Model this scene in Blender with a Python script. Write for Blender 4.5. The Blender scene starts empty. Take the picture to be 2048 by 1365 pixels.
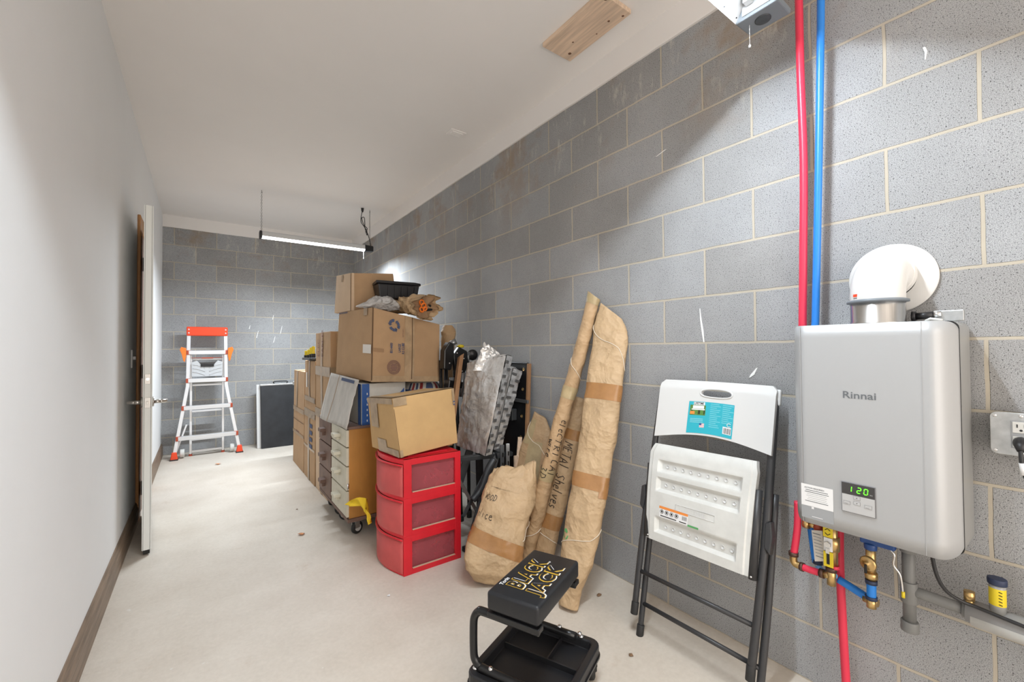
import bpy, bmesh, math, random
from mathutils import Vector, Matrix, noise
random.seed(7)
V = Vector
PI = math.pi
R = math.radians
SC = bpy.context.scene
COL = SC.collection

# ------------------------------------------------------------------ camera
cam_d = bpy.data.cameras.new('camera')
cam_d.sensor_width = 36.0
cam_d.lens = 36.0 * 847.62 / 2048
cam_d.clip_start = 0.02
cam = bpy.data.objects.new('camera', cam_d)
COL.objects.link(cam)
_yaw, _pit, _rol = R(36.194), R(0.98963), R(-0.41842)
_f = V((math.sin(_yaw), math.cos(_yaw), 0)); _r = V((math.cos(_yaw), -math.sin(_yaw), 0)); _u = V((0, 0, 1))
_f2 = _f * math.cos(_pit) + _u * math.sin(_pit); _u2 = _u * math.cos(_pit) - _f * math.sin(_pit)
_r3 = _r * math.cos(_rol) + _u2 * math.sin(_rol); _u3 = _u2 * math.cos(_rol) - _r * math.sin(_rol)
_m = Matrix((_r3, _u3, -_f2)).transposed().to_4x4()
_m.translation = V((-1.76286, 0, 1.20133))
cam.matrix_world = _m
SC.camera = cam

# ------------------------------------------------------------------ world, lights, exposure
SC.view_settings.view_transform = 'Standard'
SC.view_settings.look = 'None'
SC.view_settings.gamma = 1.0
SC.view_settings.use_curve_mapping = False
SC.view_settings.exposure = 1.22
w = bpy.data.worlds.new('ambient_fill')  # warm ambient fill, added to come in through the open rear end
SC.world = w
w.use_nodes = True
w.node_tree.nodes['Background'].inputs[0].default_value = (1.0, 0.88, 0.76, 1)
w.node_tree.nodes['Background'].inputs[1].default_value = 0.6

def area(name, loc, rot, sx, sy, power, col, spread=180):
    d = bpy.data.lights.new(name, 'AREA')
    d.shape = 'RECTANGLE'; d.size = sx; d.size_y = sy; d.energy = power; d.color = col
    d.spread = R(spread)
    o = bpy.data.objects.new(name, d); COL.objects.link(o)
    o.location = loc; o.rotation_euler = rot
    return o
LED = (0.83, 0.92, 1.0)
area('near_lamp_light', (-0.91, 0.63, 2.345), (0, 0, 0), 0.94, 0.045, 23, LED)
area('far_lamp_light', (-0.80, 4.80, 2.298), (0, 0, 0), 0.96, 0.05, 31, LED, 165)
area('rear_fill_light', (-1.05, -1.45, 1.35), (R(90), 0, 0), 1.8, 2.2, 14, (1.0, 0.94, 0.88))  # soft fill added behind the camera, in place of unseen doorway light

# ------------------------------------------------------------------ materials
def mat(name, col, rough=0.6, metal=0.0, var=0.0, vs=6.0, bump=0.0, bs=60.0, alpha=1.0, spec=0.5,
        crumple=0.0, emit=None, es=1.0, col2=None, stretch=None, coat=0.0, bd=0.002, det=4):
    m = bpy.data.materials.new(name); m.use_nodes = True
    nt = m.node_tree; n = nt.nodes; l = nt.links
    b = n['Principled BSDF']
    b.inputs['Base Color'].default_value = (*col, 1)
    b.inputs['Roughness'].default_value = rough
    b.inputs['Metallic'].default_value = metal
    b.inputs['Specular IOR Level'].default_value = spec
    b.inputs['Coat Weight'].default_value = coat
    if alpha < 1: b.inputs['Alpha'].default_value = alpha
    if emit:
        b.inputs['Emission Color'].default_value = (*emit, 1); b.inputs['Emission Strength'].default_value = es
    if var or bump:
        tc = n.new('ShaderNodeTexCoord'); mp = n.new('ShaderNodeMapping')
        l.new(tc.outputs['Object'], mp.inputs[0])
        if stretch: mp.inputs['Scale'].default_value = stretch
    if var:
        t = n.new('ShaderNodeTexNoise'); t.inputs['Scale'].default_value = vs; t.inputs['Detail'].default_value = det
        t.inputs['Roughness'].default_value = 0.6
        l.new(mp.outputs[0], t.inputs[0])
        rp = n.new('ShaderNodeValToRGB')
        c2 = col2 if col2 else tuple(max(0, c * (1 - var)) for c in col)
        rp.color_ramp.elements[0].position = 0.35; rp.color_ramp.elements[1].position = 0.65
        rp.color_ramp.elements[0].color = (*c2, 1); rp.color_ramp.elements[1].color = (*col, 1)
        l.new(t.outputs[0], rp.inputs[0]); l.new(rp.outputs[0], b.inputs['Base Color'])
    if crumple:
        tc2 = n.new('ShaderNodeTexCoord'); hs = []
        wn = n.new('ShaderNodeTexNoise'); wn.inputs['Scale'].default_value = 5; l.new(tc2.outputs['Object'], wn.inputs[0])
        wa = n.new('ShaderNodeVectorMath'); wa.operation = 'MULTIPLY_ADD'; wa.inputs[1].default_value = (.12, .12, .12)
        l.new(wn.outputs['Color'], wa.inputs[0]); l.new(tc2.outputs['Object'], wa.inputs[2])
        for s_, k_ in ((9, 1.0), (23, 0.45), (60, 0.16)):
            vo = n.new('ShaderNodeTexVoronoi'); vo.feature = 'F1'; vo.inputs['Scale'].default_value = s_
            l.new(wa.outputs[0], vo.inputs['Vector'])
            mm = n.new('ShaderNodeMath'); mm.operation = 'MULTIPLY'; mm.inputs[1].default_value = k_; l.new(vo.outputs['Distance'], mm.inputs[0]); hs.append(mm)
        ad = n.new('ShaderNodeMath'); l.new(hs[0].outputs[0], ad.inputs[0]); l.new(hs[1].outputs[0], ad.inputs[1])
        ad2 = n.new('ShaderNodeMath'); l.new(ad.outputs[0], ad2.inputs[0]); l.new(hs[2].outputs[0], ad2.inputs[1])
        cbp = n.new('ShaderNodeBump'); cbp.inputs['Strength'].default_value = 1.0; cbp.inputs['Distance'].default_value = crumple
        l.new(ad2.outputs[0], cbp.inputs['Height']); l.new(cbp.outputs[0], b.inputs['Normal'])
    elif bump:
        t2 = n.new('ShaderNodeTexNoise'); t2.inputs['Scale'].default_value = bs; t2.inputs['Detail'].default_value = 5
        l.new(mp.outputs[0], t2.inputs[0])
        bp = n.new('ShaderNodeBump'); bp.inputs['Strength'].default_value = bump; bp.inputs['Distance'].default_value = bd
        l.new(t2.outputs[0], bp.inputs['Height']); l.new(bp.outputs[0], b.inputs['Normal'])
    return m

M = {}
M['white_wall'] = mat('white_paint_wall', (0.83, 0.835, 0.835), 0.75, var=0.02, vs=2, bump=0.15, bs=220, bd=0.001)
M['ceiling'] = mat('ceiling_paint', (0.84, 0.81, 0.785), 0.85, var=0.03, vs=1.2, bump=0.12, bs=180, bd=0.001)
M['base_wood'] = mat('baseboard_wood', (0.27, 0.19, 0.13), 0.5, var=0.45, vs=5, stretch=(14, 0.8, 14), bump=0.3, bs=20)
M['orange_wood'] = mat('door_casing_wood', (0.62, 0.30, 0.10), 0.45, var=0.5, vs=5, stretch=(12, 12, 0.7))
M['pine'] = mat('pine_board', (0.80, 0.60, 0.44), 0.6, var=0.28, vs=4, stretch=(16, 1.0, 10))
M['knot'] = mat('pine_knot', (0.16, 0.07, 0.035), 0.6)
M['door_paint'] = mat('door_paint', (0.84, 0.86, 0.83), 0.45)
M['nickel'] = mat('satin_nickel', (0.62, 0.60, 0.57), 0.28, 1.0)
M['dark_metal'] = mat('dark_metal', (0.03, 0.03, 0.03), 0.4, 0.6)
M['chrome'] = mat('zinc_chrome', (0.75, 0.75, 0.75), 0.2, 1.0)
M['alu'] = mat('ladder_aluminium', (0.72, 0.73, 0.75), 0.38, 0.55)
M['orange_red'] = mat('orange_red_plastic', (0.80, 0.06, 0.012), 0.4)
M['orange'] = mat('orange_plastic', (0.85, 0.20, 0.02), 0.4)
M['dark_red'] = mat('dull_red_plastic', (0.42, 0.07, 0.03), 0.5)
M['grey_plastic'] = mat('grey_plastic_tray', (0.55, 0.56, 0.57), 0.5)
M['black_plastic'] = mat('black_plastic', (0.012, 0.012, 0.014), 0.42)
M['black_vinyl'] = mat('black_vinyl', (0.012, 0.013, 0.016), 0.38, bump=0.25, bs=500, bd=0.0006)
M['black_gloss'] = mat('black_powder_coat', (0.010, 0.010, 0.011), 0.28)
M['black_card'] = mat('black_grained_panel', (0.022, 0.024, 0.028), 0.5, var=0.4, vs=9)
M['white_plastic'] = mat('white_plastic', (0.66, 0.66, 0.65), 0.45, bump=0.08, bs=400, bd=0.0008)
M['dirty_white'] = mat('scuffed_white_plastic', (0.66, 0.66, 0.63), 0.55, var=0.10, vs=14)
M['charcoal'] = mat('charcoal_frame', (0.035, 0.035, 0.037), 0.42)
M['kraft'] = mat('kraft_paper', (0.50, 0.33, 0.18), 0.6, var=0.13, vs=9, crumple=0.011)
M['kraft2'] = mat('kraft_paper_pale', (0.54, 0.375, 0.215), 0.6, var=0.15, vs=8, crumple=0.014)
M['kraft_tape'] = mat('brown_packing_tape', (0.40, 0.20, 0.075), 0.22, var=0.15, vs=20, bump=0.3, bs=40)
M['green_tape'] = mat('olive_tape', (0.46, 0.35, 0.19), 0.3, var=0.2, vs=15)
M['clear_tape'] = mat('dull_clear_tape', (0.49, 0.34, 0.20), 0.3, var=0.25, vs=14, bump=0.3, bs=40)
M['clear_tape_grey'] = mat('greyed_tape', (0.43, 0.31, 0.19), 0.28, var=0.3, vs=18, bump=0.3, bs=40)
M['cardboard'] = mat('cardboard', (0.47, 0.30, 0.165), 0.8, var=0.10, vs=7, bump=0.2, bs=30, bd=0.003)
M['cardboard_tan'] = mat('cardboard_golden', (0.58, 0.37, 0.165), 0.8, var=0.10, vs=6, bump=0.15, bs=30, bd=0.003)
M['cardboard_pale'] = mat('cardboard_pale', (0.64, 0.47, 0.32), 0.8, var=0.08, vs=7, bump=0.2, bs=30, bd=0.003)
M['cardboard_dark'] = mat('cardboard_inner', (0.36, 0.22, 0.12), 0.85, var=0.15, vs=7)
M['seam'] = mat('cardboard_edge_shadowed_gap', (0.13, 0.075, 0.04), 0.9)
M['grey_card'] = mat('whitened_cardboard', (0.58, 0.55, 0.51), 0.8, var=0.2, vs=5, stretch=(3, 3, 1), bump=0.3, bs=25)
M['blue_ink'] = mat('blue_print', (0.06, 0.085, 0.17), 0.7)
M['maroon_ink'] = mat('maroon_print', (0.20, 0.10, 0.09), 0.7)
M['black_ink'] = mat('black_marker', (0.015, 0.012, 0.01), 0.6)
M['white_ink'] = mat('white_print', (0.75, 0.72, 0.68), 0.7)
M['green_ink'] = mat('green_print', (0.10, 0.36, 0.12), 0.6)
M['box_blue'] = mat('blue_box_print', (0.03, 0.10, 0.32), 0.4)
M['box_white'] = mat('white_box_card', (0.70, 0.68, 0.62), 0.5, var=0.12, vs=6)
M['red'] = mat('red_plastic', (0.66, 0.012, 0.025), 0.4, var=0.12, vs=7)
M['red_clear'] = mat('translucent_red_plastic', (0.74, 0.12, 0.115), 0.45, alpha=0.74, var=0.12, vs=10)
M['red_clear_dark'] = mat('translucent_red_panel', (0.46, 0.09, 0.11), 0.5, alpha=0.58, var=0.2, vs=7)
M['tub_clear'] = mat('thin_red_tub', (0.62, 0.10, 0.10), 0.5, alpha=0.35)
M['cab_orange'] = mat('varnished_plywood', (0.52, 0.24, 0.055), 0.4, var=0.18, vs=3, stretch=(5, 5, 1.2))
M['cab_brown'] = mat('brown_painted_wood', (0.20, 0.12, 0.09), 0.6, var=0.25, vs=8)
M['cream'] = mat('cream_painted_wood', (0.66, 0.62, 0.50), 0.5, var=0.12, vs=9)
M['rubber'] = mat('black_rubber', (0.02, 0.02, 0.02), 0.6)
M['rag'] = mat('yellow_cloth', (0.78, 0.55, 0.02), 0.6, bump=0.3, bs=40)
M['foil'] = mat('silver_bubble_foil', (0.78, 0.78, 0.78), 0.30, 0.50, var=0.45, vs=7, crumple=0.009, col2=(0.50, 0.47, 0.44), stretch=(1, 1, 0.7))
M['foil_tape'] = mat('foil_edge', (0.80, 0.81, 0.82), 0.30, 0.6, var=0.5, vs=26, bump=0.6, bs=45, bd=0.006)
M['foil_dark'] = mat('dark_foam_block', (0.11, 0.11, 0.11), 0.5, 0.3)
M['brown_board'] = mat('brown_hardboard', (0.36, 0.19, 0.09), 0.6, var=0.2, vs=8)
M['steel_dark'] = mat('dark_grey_steel', (0.07, 0.075, 0.08), 0.42, 0.4, var=0.3, vs=12)
M['grey_tube'] = mat('grey_steel_tube', (0.30, 0.31, 0.32), 0.3, 0.8)
M['yellow'] = mat('yellow_plastic', (0.75, 0.58, 0.02), 0.4)
M['heater'] = mat('silver_enamel', (0.41, 0.415, 0.42), 0.38, 0.15, bump=0.03, bs=300)
M['heater_side'] = mat('silver_sheet_steel', (0.44, 0.44, 0.43), 0.38, 0.55)
M['heater_text'] = mat('grey_logo_print', (0.13, 0.14, 0.15), 0.5)
M['panel_grey'] = mat('keypad_grey', (0.48, 0.48, 0.48), 0.4)
M['panel_edge'] = mat('keypad_outline', (0.16, 0.16, 0.17), 0.5)
M['panel_dark'] = mat('display_black', (0.05, 0.047, 0.047), 0.25)
M['led_green'] = mat('green_led_digits', (0.02, 0.3, 0.01), 0.4, emit=(0.10, 1.0, 0.02), es=1.6)
M['label_white'] = mat('white_label', (0.78, 0.78, 0.78), 0.5)
M['label_grey'] = mat('grey_label', (0.32, 0.33, 0.34), 0.5)
M['steel'] = mat('brushed_steel', (0.70, 0.69, 0.67), 0.24, 1.0, var=0.2, vs=8, stretch=(12, 12, 0.3))
M['vent_white'] = mat('white_vent_plastic', (0.66, 0.65, 0.63), 0.32)
M['grey_rubber'] = mat('grey_gasket', (0.16, 0.18, 0.20), 0.5)
M['pipe_red'] = mat('red_pex_pipe', (0.72, 0.035, 0.08), 0.35)
M['pipe_blue'] = mat('blue_pex_pipe', (0.02, 0.21, 0.66), 0.35)
M['pipe_lightblue'] = mat('light_blue_tape', (0.16, 0.42, 0.75), 0.4)
M['brass'] = mat('brass', (0.62, 0.42, 0.18), 0.3, 0.9)
M['copper'] = mat('copper_band', (0.10, 0.055, 0.04), 0.4, 0.5)
M['pvc'] = mat('grey_pvc', (0.17, 0.17, 0.165), 0.45)
M['pvc_light'] = mat('smoky_clear_pvc', (0.36, 0.36, 0.36), 0.25)
M['navy'] = mat('navy_cap', (0.02, 0.03, 0.07), 0.5)
M['can'] = mat('clear_grey_tube', (0.34, 0.34, 0.33), 0.2)
M['blue_handle'] = mat('blue_enamel', (0.015, 0.06, 0.22), 0.35)
M['tag'] = mat('paper_tag', (0.62, 0.58, 0.52), 0.7)
M['galv'] = mat('galvanised_steel', (0.55, 0.56, 0.56), 0.35, 0.7, var=0.25, vs=25)
M['paint_drip'] = mat('white_paint_drip', (0.85, 0.85, 0.83), 0.6)
M['teal'] = mat('teal_label', (0.03, 0.42, 0.52), 0.4)
M['teal_light'] = mat('pale_teal_print', (0.20, 0.58, 0.66), 0.4)
M['photo_green'] = mat('label_grass', (0.12, 0.28, 0.06), 0.5, var=0.4, vs=60)
M['label_orange'] = mat('orange_label', (0.80, 0.26, 0.05), 0.5)
M['gold'] = mat('gold_print', (0.62, 0.38, 0.04), 0.5)
M['lamp_white'] = mat('lamp_white_enamel', (0.60, 0.61, 0.62), 0.35)
M['far_tube'] = mat('far_led_diffuser', (0.9, 0.9, 0.9), 0.5, emit=(0.93, 0.97, 1.0), es=4.0)
M['lamp_grey'] = mat('lamp_grey_endcap', (0.17, 0.19, 0.21), 0.45)
M['lamp_tube'] = mat('led_tube', (0.9, 0.9, 0.9), 0.5, emit=(0.93, 0.97, 1.0), es=1.8)
M['chain'] = mat('thin_chain', (0.22, 0.21, 0.20), 0.4, 0.6)
M['bag_plastic'] = mat('cloudy_plastic_bag', (0.72, 0.72, 0.72), 0.22, alpha=0.66, crumple=0.03)
M['stripe_red'] = mat('red_bag_print', (0.30, 0.04, 0.04), 0.4)
M['twine'] = mat('cotton_twine', (0.74, 0.66, 0.54), 0.8)
M['leaf'] = mat('dry_leaf', (0.22, 0.13, 0.07), 0.8)
M['orange_leaf'] = mat('orange_scrap', (0.62, 0.27, 0.12), 0.8)
M['reflection_tan'] = mat('tan_rim_reflection', (0.55, 0.40, 0.28), 0.7)  # tone of the mirrored inner rim, laid on as colour

def floor_material():
    m = bpy.data.materials.new('concrete_floor'); m.use_nodes = True
    nt = m.node_tree; n = nt.nodes; l = nt.links; b = n['Principled BSDF']
    tc = n.new('ShaderNodeTexCoord')
    def noi(s, d=5, r=0.6):
        t = n.new('ShaderNodeTexNoise'); t.inputs['Scale'].default_value = s; t.inputs['Detail'].default_value = d
        t.inputs['Roughness'].default_value = r; l.new(tc.outputs['Object'], t.inputs[0]); return t
    def ramp(src, p0, c0, p1, c1):
        r = n.new('ShaderNodeValToRGB'); e = r.color_ramp.elements
        e[0].position = p0; e[0].color = (*c0, 1); e[1].position = p1; e[1].color = (*c1, 1)
        l.new(src, r.inputs[0]); return r
    def mix(a, bb, fac):
        x = n.new('ShaderNodeMix'); x.data_type = 'RGBA'
        if isinstance(fac, float): x.inputs[0].default_value = fac
        else: l.new(fac, x.inputs[0])
        l.new(a, x.inputs[6])
        if isinstance(bb, tuple): x.inputs[7].default_value = (*bb, 1)
        else: l.new(bb, x.inputs[7])
        return x.outputs[2]
    base = ramp(noi(1.6, 7, 0.62).outputs[0], 0.35, (0.56, 0.49, 0.41), 0.62, (0.70, 0.64, 0.56)).outputs[0]
    fine = ramp(noi(55, 4).outputs[0], 0.3, (0.52, 0.47, 0.40), 0.7, (0.70, 0.64, 0.56)).outputs[0]
    c = mix(base, fine, 0.30)
    st = ramp(noi(3.3, 6, 0.75).outputs[0], 0.62, (0, 0, 0), 0.75, (0.45, 0.45, 0.45)).outputs[0]
    c = mix(c, (0.47, 0.35, 0.25), st)
    sp = ramp(noi(22, 2).outputs[0], 0.74, (0, 0, 0), 0.78, (0.7, 0.7, 0.7)).outputs[0]
    c = mix(c, (0.72, 0.70, 0.66), sp)
    l.new(c, b.inputs['Base Color'])
    b.inputs['Roughness'].default_value = 0.55
    bp = n.new('ShaderNodeBump'); bp.inputs['Strength'].default_value = 0.25; bp.inputs['Distance'].default_value = 0.003
    l.new(noi(40, 6).outputs[0], bp.inputs['Height']); l.new(bp.outputs[0], b.inputs['Normal'])
    return m

def block_material(name, axis, origin):
    """concrete masonry units laid in running bond, joints tooled, measured in metres along the wall"""
    m = bpy.data.materials.new(name); m.use_nodes = True
    nt = m.node_tree; n = nt.nodes; l = nt.links; b = n['Principled BSDF']
    tc = n.new('ShaderNodeTexCoord'); sp = n.new('ShaderNodeSeparateXYZ'); cb = n.new('ShaderNodeCombineXYZ')
    l.new(tc.outputs['Object'], sp.inputs[0])
    sub = n.new('ShaderNodeMath'); sub.operation = 'SUBTRACT'; sub.inputs[1].default_value = origin
    l.new(sp.outputs[axis], sub.inputs[0])
    # joints wander by a millimetre or two
    wob = n.new('ShaderNodeTexNoise'); wob.inputs['Scale'].default_value = 9; l.new(tc.outputs['Object'], wob.inputs[0])
    wm = n.new('ShaderNodeMath'); wm.operation = 'MULTIPLY_ADD'; wm.inputs[1].default_value = 0.006; wm.inputs[2].default_value = -0.003
    l.new(wob.outputs[0], wm.inputs[0])
    a1 = n.new('ShaderNodeMath'); a1.operation = 'ADD'; l.new(sub.outputs[0], a1.inputs[0]); l.new(wm.outputs[0], a1.inputs[1])
    a2 = n.new('ShaderNodeMath'); a2.operation = 'ADD'; l.new(sp.outputs[2], a2.inputs[0]); l.new(wm.outputs[0], a2.inputs[1])
    l.new(a1.outputs[0], cb.inputs[0]); l.new(a2.outputs[0], cb.inputs[1])
    br = n.new('ShaderNodeTexBrick')
    br.offset = 0.5; br.offset_frequency = 2; br.squash = 1.0
    br.inputs['Scale'].default_value = 1.0; br.inputs['Brick Width'].default_value = 0.4064
    br.inputs['Row Height'].default_value = 0.2032; br.inputs['Mortar Size'].default_value = 0.0052
    br.inputs['Mortar Smooth'].default_value = 0.25; br.inputs['Bias'].default_value = 0.15
    br.inputs['Color1'].default_value = (0.405, 0.416, 0.428, 1); br.inputs['Color2'].default_value = (0.345, 0.343, 0.340, 1)
    br.inputs['Mortar'].default_value = (0.52, 0.47, 0.385, 1)
    l.new(cb.outputs[0], br.inputs['Vector'])
    def noi(s, d=3, r=0.6, v=None):
        t = n.new('ShaderNodeTexNoise'); t.inputs['Scale'].default_value = s; t.inputs['Detail'].default_value = d
        t.inputs['Roughness'].default_value = r; l.new(v or tc.outputs['Object'], t.inputs[0]); return t.outputs[0]
    def ramp(src, p0, c0, p1, c1):
        r = n.new('ShaderNodeValToRGB'); e = r.color_ramp.elements
        e[0].position = p0; e[0].color = (c0, c0, c0, 1); e[1].position = p1; e[1].color = (c1, c1, c1, 1)
        l.new(src, r.inputs[0]); return r.outputs[0]
    def mixc(a, c, fac, mode='MIX'):
        x = n.new('ShaderNodeMix'); x.data_type = 'RGBA'; x.blend_type = mode
        if isinstance(fac, float): x.inputs[0].default_value = fac
        else: l.new(fac, x.inputs[0])
        l.new(a, x.inputs[6])
        if isinstance(c, tuple): x.inputs[7].default_value = (*c, 1)
        else: l.new(c, x.inputs[7])
        return x.outputs[2]
    inv = n.new('ShaderNodeMath'); inv.operation = 'SUBTRACT'; inv.inputs[0].default_value = 1.0
    l.new(br.outputs['Fac'], inv.inputs[1])
    # aggregate: dark pits and pale grains, only on the blocks
    grain = ramp(noi(470, 2, 0.8), 0.36, 0.62, 0.62, 1.30)
    pits = ramp(noi(260, 1, 0.5), 0.31, 0.30, 0.37, 1.0)
    c = br.outputs['Color']
    g = mixc(grain, pits, 1.0, 'MULTIPLY')
    cg = mixc(c, g, 1.0, 'MULTIPLY')
    c = mixc(c, cg, inv.outputs[0])
    # soft damp / lime staining
    blot = ramp(noi(1.3, 5, 0.65), 0.40, 0.88, 0.65, 1.05)
    c = mixc(c, blot, 1.0, 'MULTIPLY')
    # rust and lime under the top courses
    zr = ramp(sp.outputs[2], 0.0, 0.0, 1.0, 1.0)
    top = n.new('ShaderNodeMapRange'); top.inputs[1].default_value = 2.0; top.inputs[2].default_value = 2.5
    l.new(sp.outputs[2], top.inputs[0])
    rm = ramp(noi(1.9, 4, 0.7), 0.52, 0.0, 0.64, 0.65)
    mul = n.new('ShaderNodeMath'); mul.operation = 'MULTIPLY'; l.new(rm, mul.inputs[0]); l.new(top.outputs[0], mul.inputs[1])
    c = mixc(c, (0.30, 0.22, 0.15), mul.outputs[0])
    stv = n.new('ShaderNodeMapping'); stv.inputs['Scale'].default_value = (7, 7, 2.0); stv.inputs['Location'].default_value = (3, 5, 1)
    l.new(tc.outputs['Object'], stv.inputs[0])
    lm = ramp(noi(1.6, 6, 0.8, stv.outputs[0]), 0.56, 0.0, 0.66, 0.6)
    mul2 = n.new('ShaderNodeMath'); mul2.operation = 'MULTIPLY'; l.new(lm, mul2.inputs[0]); l.new(top.outputs[0], mul2.inputs[1])
    c = mixc(c, (0.58, 0.55, 0.50), mul2.outputs[0])
    l.new(c, b.inputs['Base Color'])
    b.inputs['Roughness'].default_value = 0.92; b.inputs['Specular IOR Level'].default_value = 0.2
    b1 = n.new('ShaderNodeBump'); b1.inputs['Strength'].default_value = 0.7; b1.inputs['Distance'].default_value = 0.005
    l.new(inv.outputs[0], b1.inputs['Height'])
    b2 = n.new('ShaderNodeBump'); b2.inputs['Strength'].default_value = 0.35; b2.inputs['Distance'].default_value = 0.002
    l.new(g, b2.inputs['Height']); l.new(b1.outputs[0], b2.inputs['Normal']); l.new(b2.outputs[0], b.inputs['Normal'])
    return m

# ------------------------------------------------------------------ geometry helpers
class MB:
    def __init__(s): s.v = []; s.f = []; s.sm = []
    def add(s, vs, fs, smooth=False):
        o = len(s.v); s.v += [V(p) for p in vs]
        for f in fs: s.f.append([i + o for i in f]); s.sm.append(smooth)
        return s
    def box(s, c, d, m=None):
        hx, hy, hz = d[0] / 2, d[1] / 2, d[2] / 2; c = V(c)
        p = [V((x, y, z)) for z in (-hz, hz) for x, y in ((-hx, -hy), (hx, -hy), (hx, hy), (-hx, hy))]
        if m: p = [m @ q for q in p]
        return s.add([q + c for q in p], [(3, 2, 1, 0), (4, 5, 6, 7), (0, 1, 5, 4), (1, 2, 6, 5), (2, 3, 7, 6), (3, 0, 4, 7)])
    def hexa(s, b, t):
        return s.add(list(b) + list(t), [(3, 2, 1, 0), (4, 5, 6, 7), (0, 1, 5, 4), (1, 2, 6, 5), (2, 3, 7, 6), (3, 0, 4, 7)])
    def cyl(s, a, b, r, r2=None, n=20, cap=True):
        return s.tube([a, b], [r, r if r2 is None else r2], n, cap)
    def tube(s, pts, rad, n=12, cap=True, closed=False):
        pts = [V(p) for p in pts]
        if not isinstance(rad, (list, tuple)): rad = [rad] * len(pts)
        N = len(pts); rings = []
        up = None
        for i, p in enumerate(pts):
            if closed: t = (pts[(i + 1) % N] - pts[i - 1]).normalized()
            else: t = (pts[min(i + 1, N - 1)] - pts[max(i - 1, 0)]).normalized()
            if up is None:
                up = V((0, 0, 1)) if abs(t.z) < 0.9 else V((1, 0, 0))
            x = (up - t * up.dot(t)).normalized(); y = t.cross(x); up = x
            rings.append([p + (x * math.cos(2 * PI * k / n) + y * math.sin(2 * PI * k / n)) * rad[i] for k in range(n)])
        vs = [q for r_ in rings for q in r_]; fs = []
        m = N if closed else N - 1
        for i in range(m):
            for k in range(n):
                a = i * n + k; b = i * n + (k + 1) % n; c = ((i + 1) % N) * n + (k + 1) % n; d = ((i + 1) % N) * n + k
                fs.append((a, b, c, d))
        s.add(vs, fs, True)
        if cap and not closed:
            s.add(rings[0], [tuple(reversed(range(n)))]); s.add(rings[-1], [tuple(range(n))])
        return s
    def prism(s, poly, fn0, fn1, smooth=False):
        """poly: 2D outline; fn0/fn1 map it to the two end faces"""
        n = len(poly); a = [V(fn0(*p)) for p in poly]; b = [V(fn1(*p)) for p in poly]
        s.add(a, [tuple(reversed(range(n)))]); s.add(b, [tuple(range(n))])
        s.add(a + b, [(k, (k + 1) % n, (k + 1) % n + n, k + n) for k in range(n)], smooth)
        return s
    def grid(s, fn, nu, nv, smooth=True, cu=False, cv=False):
        vs = [V(fn(i / nu, j / nv)) for j in range(nv + (0 if cv else 1)) for i in range(nu + (0 if cu else 1))]
        W = nu + (0 if cu else 1); H = nv + (0 if cv else 1); fs = []
        for j in range(nv):
            for i in range(nu):
                a = j * W + i; b = j * W + (i + 1) % W; c = ((j + 1) % H) * W + (i + 1) % W; d = ((j + 1) % H) * W + i
                fs.append((a, b, c, d))
        return s.add(vs, fs, smooth)
    def sphere(s, c, r, n=16, m=10, sc=(1, 1, 1)):
        c = V(c)
        return s.grid(lambda u, v: c + V((sc[0] * r * math.sin(PI * v) * math.cos(2 * PI * u), sc[1] * r * math.sin(PI * v) * math.sin(2 * PI * u), sc[2] * r * math.cos(PI * v))), n, m, True, cu=True)
    def lathe(s, c, ax, prof, n=28):
        """prof: (radius, height along ax)"""
        c = V(c); ax = V(ax).normalized(); x = V((0, 0, 1)) if abs(ax.z) < 0.9 else V((1, 0, 0))
        x = (x - ax * x.dot(ax)).normalized(); y = ax.cross(x)
        vs = [c + ax * h + (x * math.cos(2 * PI * k / n) + y * math.sin(2 * PI * k / n)) * max(r, 1e-5) for r, h in prof for k in range(n)]
        fs = [(i * n + k, i * n + (k + 1) % n, (i + 1) * n + (k + 1) % n, (i + 1) * n + k) for i in range(len(prof) - 1) for k in range(n)]
        return s.add(vs, fs, True)

def origin_of(p):
    return V(p['_o']) if p is not None and '_o' in p else V((0, 0, 0))

def obj(name, mb, m, parent=None, bevel=0.0, seg=2, label=None, merge=True, loc=None, disp=None, autos=True):
    """one mesh object; coordinates given in the world, stored relative to the parent thing"""
    me = bpy.data.meshes.new(name)
    bm = bmesh.new()
    vs = [bm.verts.new(v) for v in mb.v]
    for f, s_ in zip(mb.f, mb.sm):
        try:
            fc = bm.faces.new([vs[i] for i in f]); fc.smooth = s_
        except ValueError: pass
    if merge: bmesh.ops.remove_doubles(bm, verts=bm.verts, dist=1e-5)
    if bevel:
        es = [e for e in bm.edges if len(e.link_faces) == 2 and e.calc_face_angle(0) > 0.6]
        bmesh.ops.bevel(bm, geom=es, offset=bevel, segments=seg, profile=0.5, affect='EDGES', clamp_overlap=True)
    bmesh.ops.recalc_face_normals(bm, faces=bm.faces)
    if disp: disp(bm)
    base = origin_of(parent) if parent is not None else (V(loc) if loc is not None else V((0, 0, 0)))
    for v in bm.verts: v.co -= base
    bm.to_mesh(me); bm.free()
    me.materials.append(m)
    o = bpy.data.objects.new(name, me); COL.objects.link(o)
    if parent is not None:
        o.parent = parent; o['_o'] = list(base)
        if label: o['label'] = label
    elif loc is not None:
        o.location = loc; o['_o'] = list(base)
    return o

def thing(name, label, cat, loc, group=None):
    o = bpy.data.objects.new(name, None); COL.objects.link(o)
    o.empty_display_size = 0.05
    o.location = loc; o['_o'] = list(loc); o['label'] = label; o['category'] = cat
    if group: o['group'] = group
    return o

def tag(o, label, cat, group=None, kind=None):
    o['label'] = label; o['category'] = cat
    if group: o['group'] = group
    if kind: o['kind'] = kind
    return o

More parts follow.
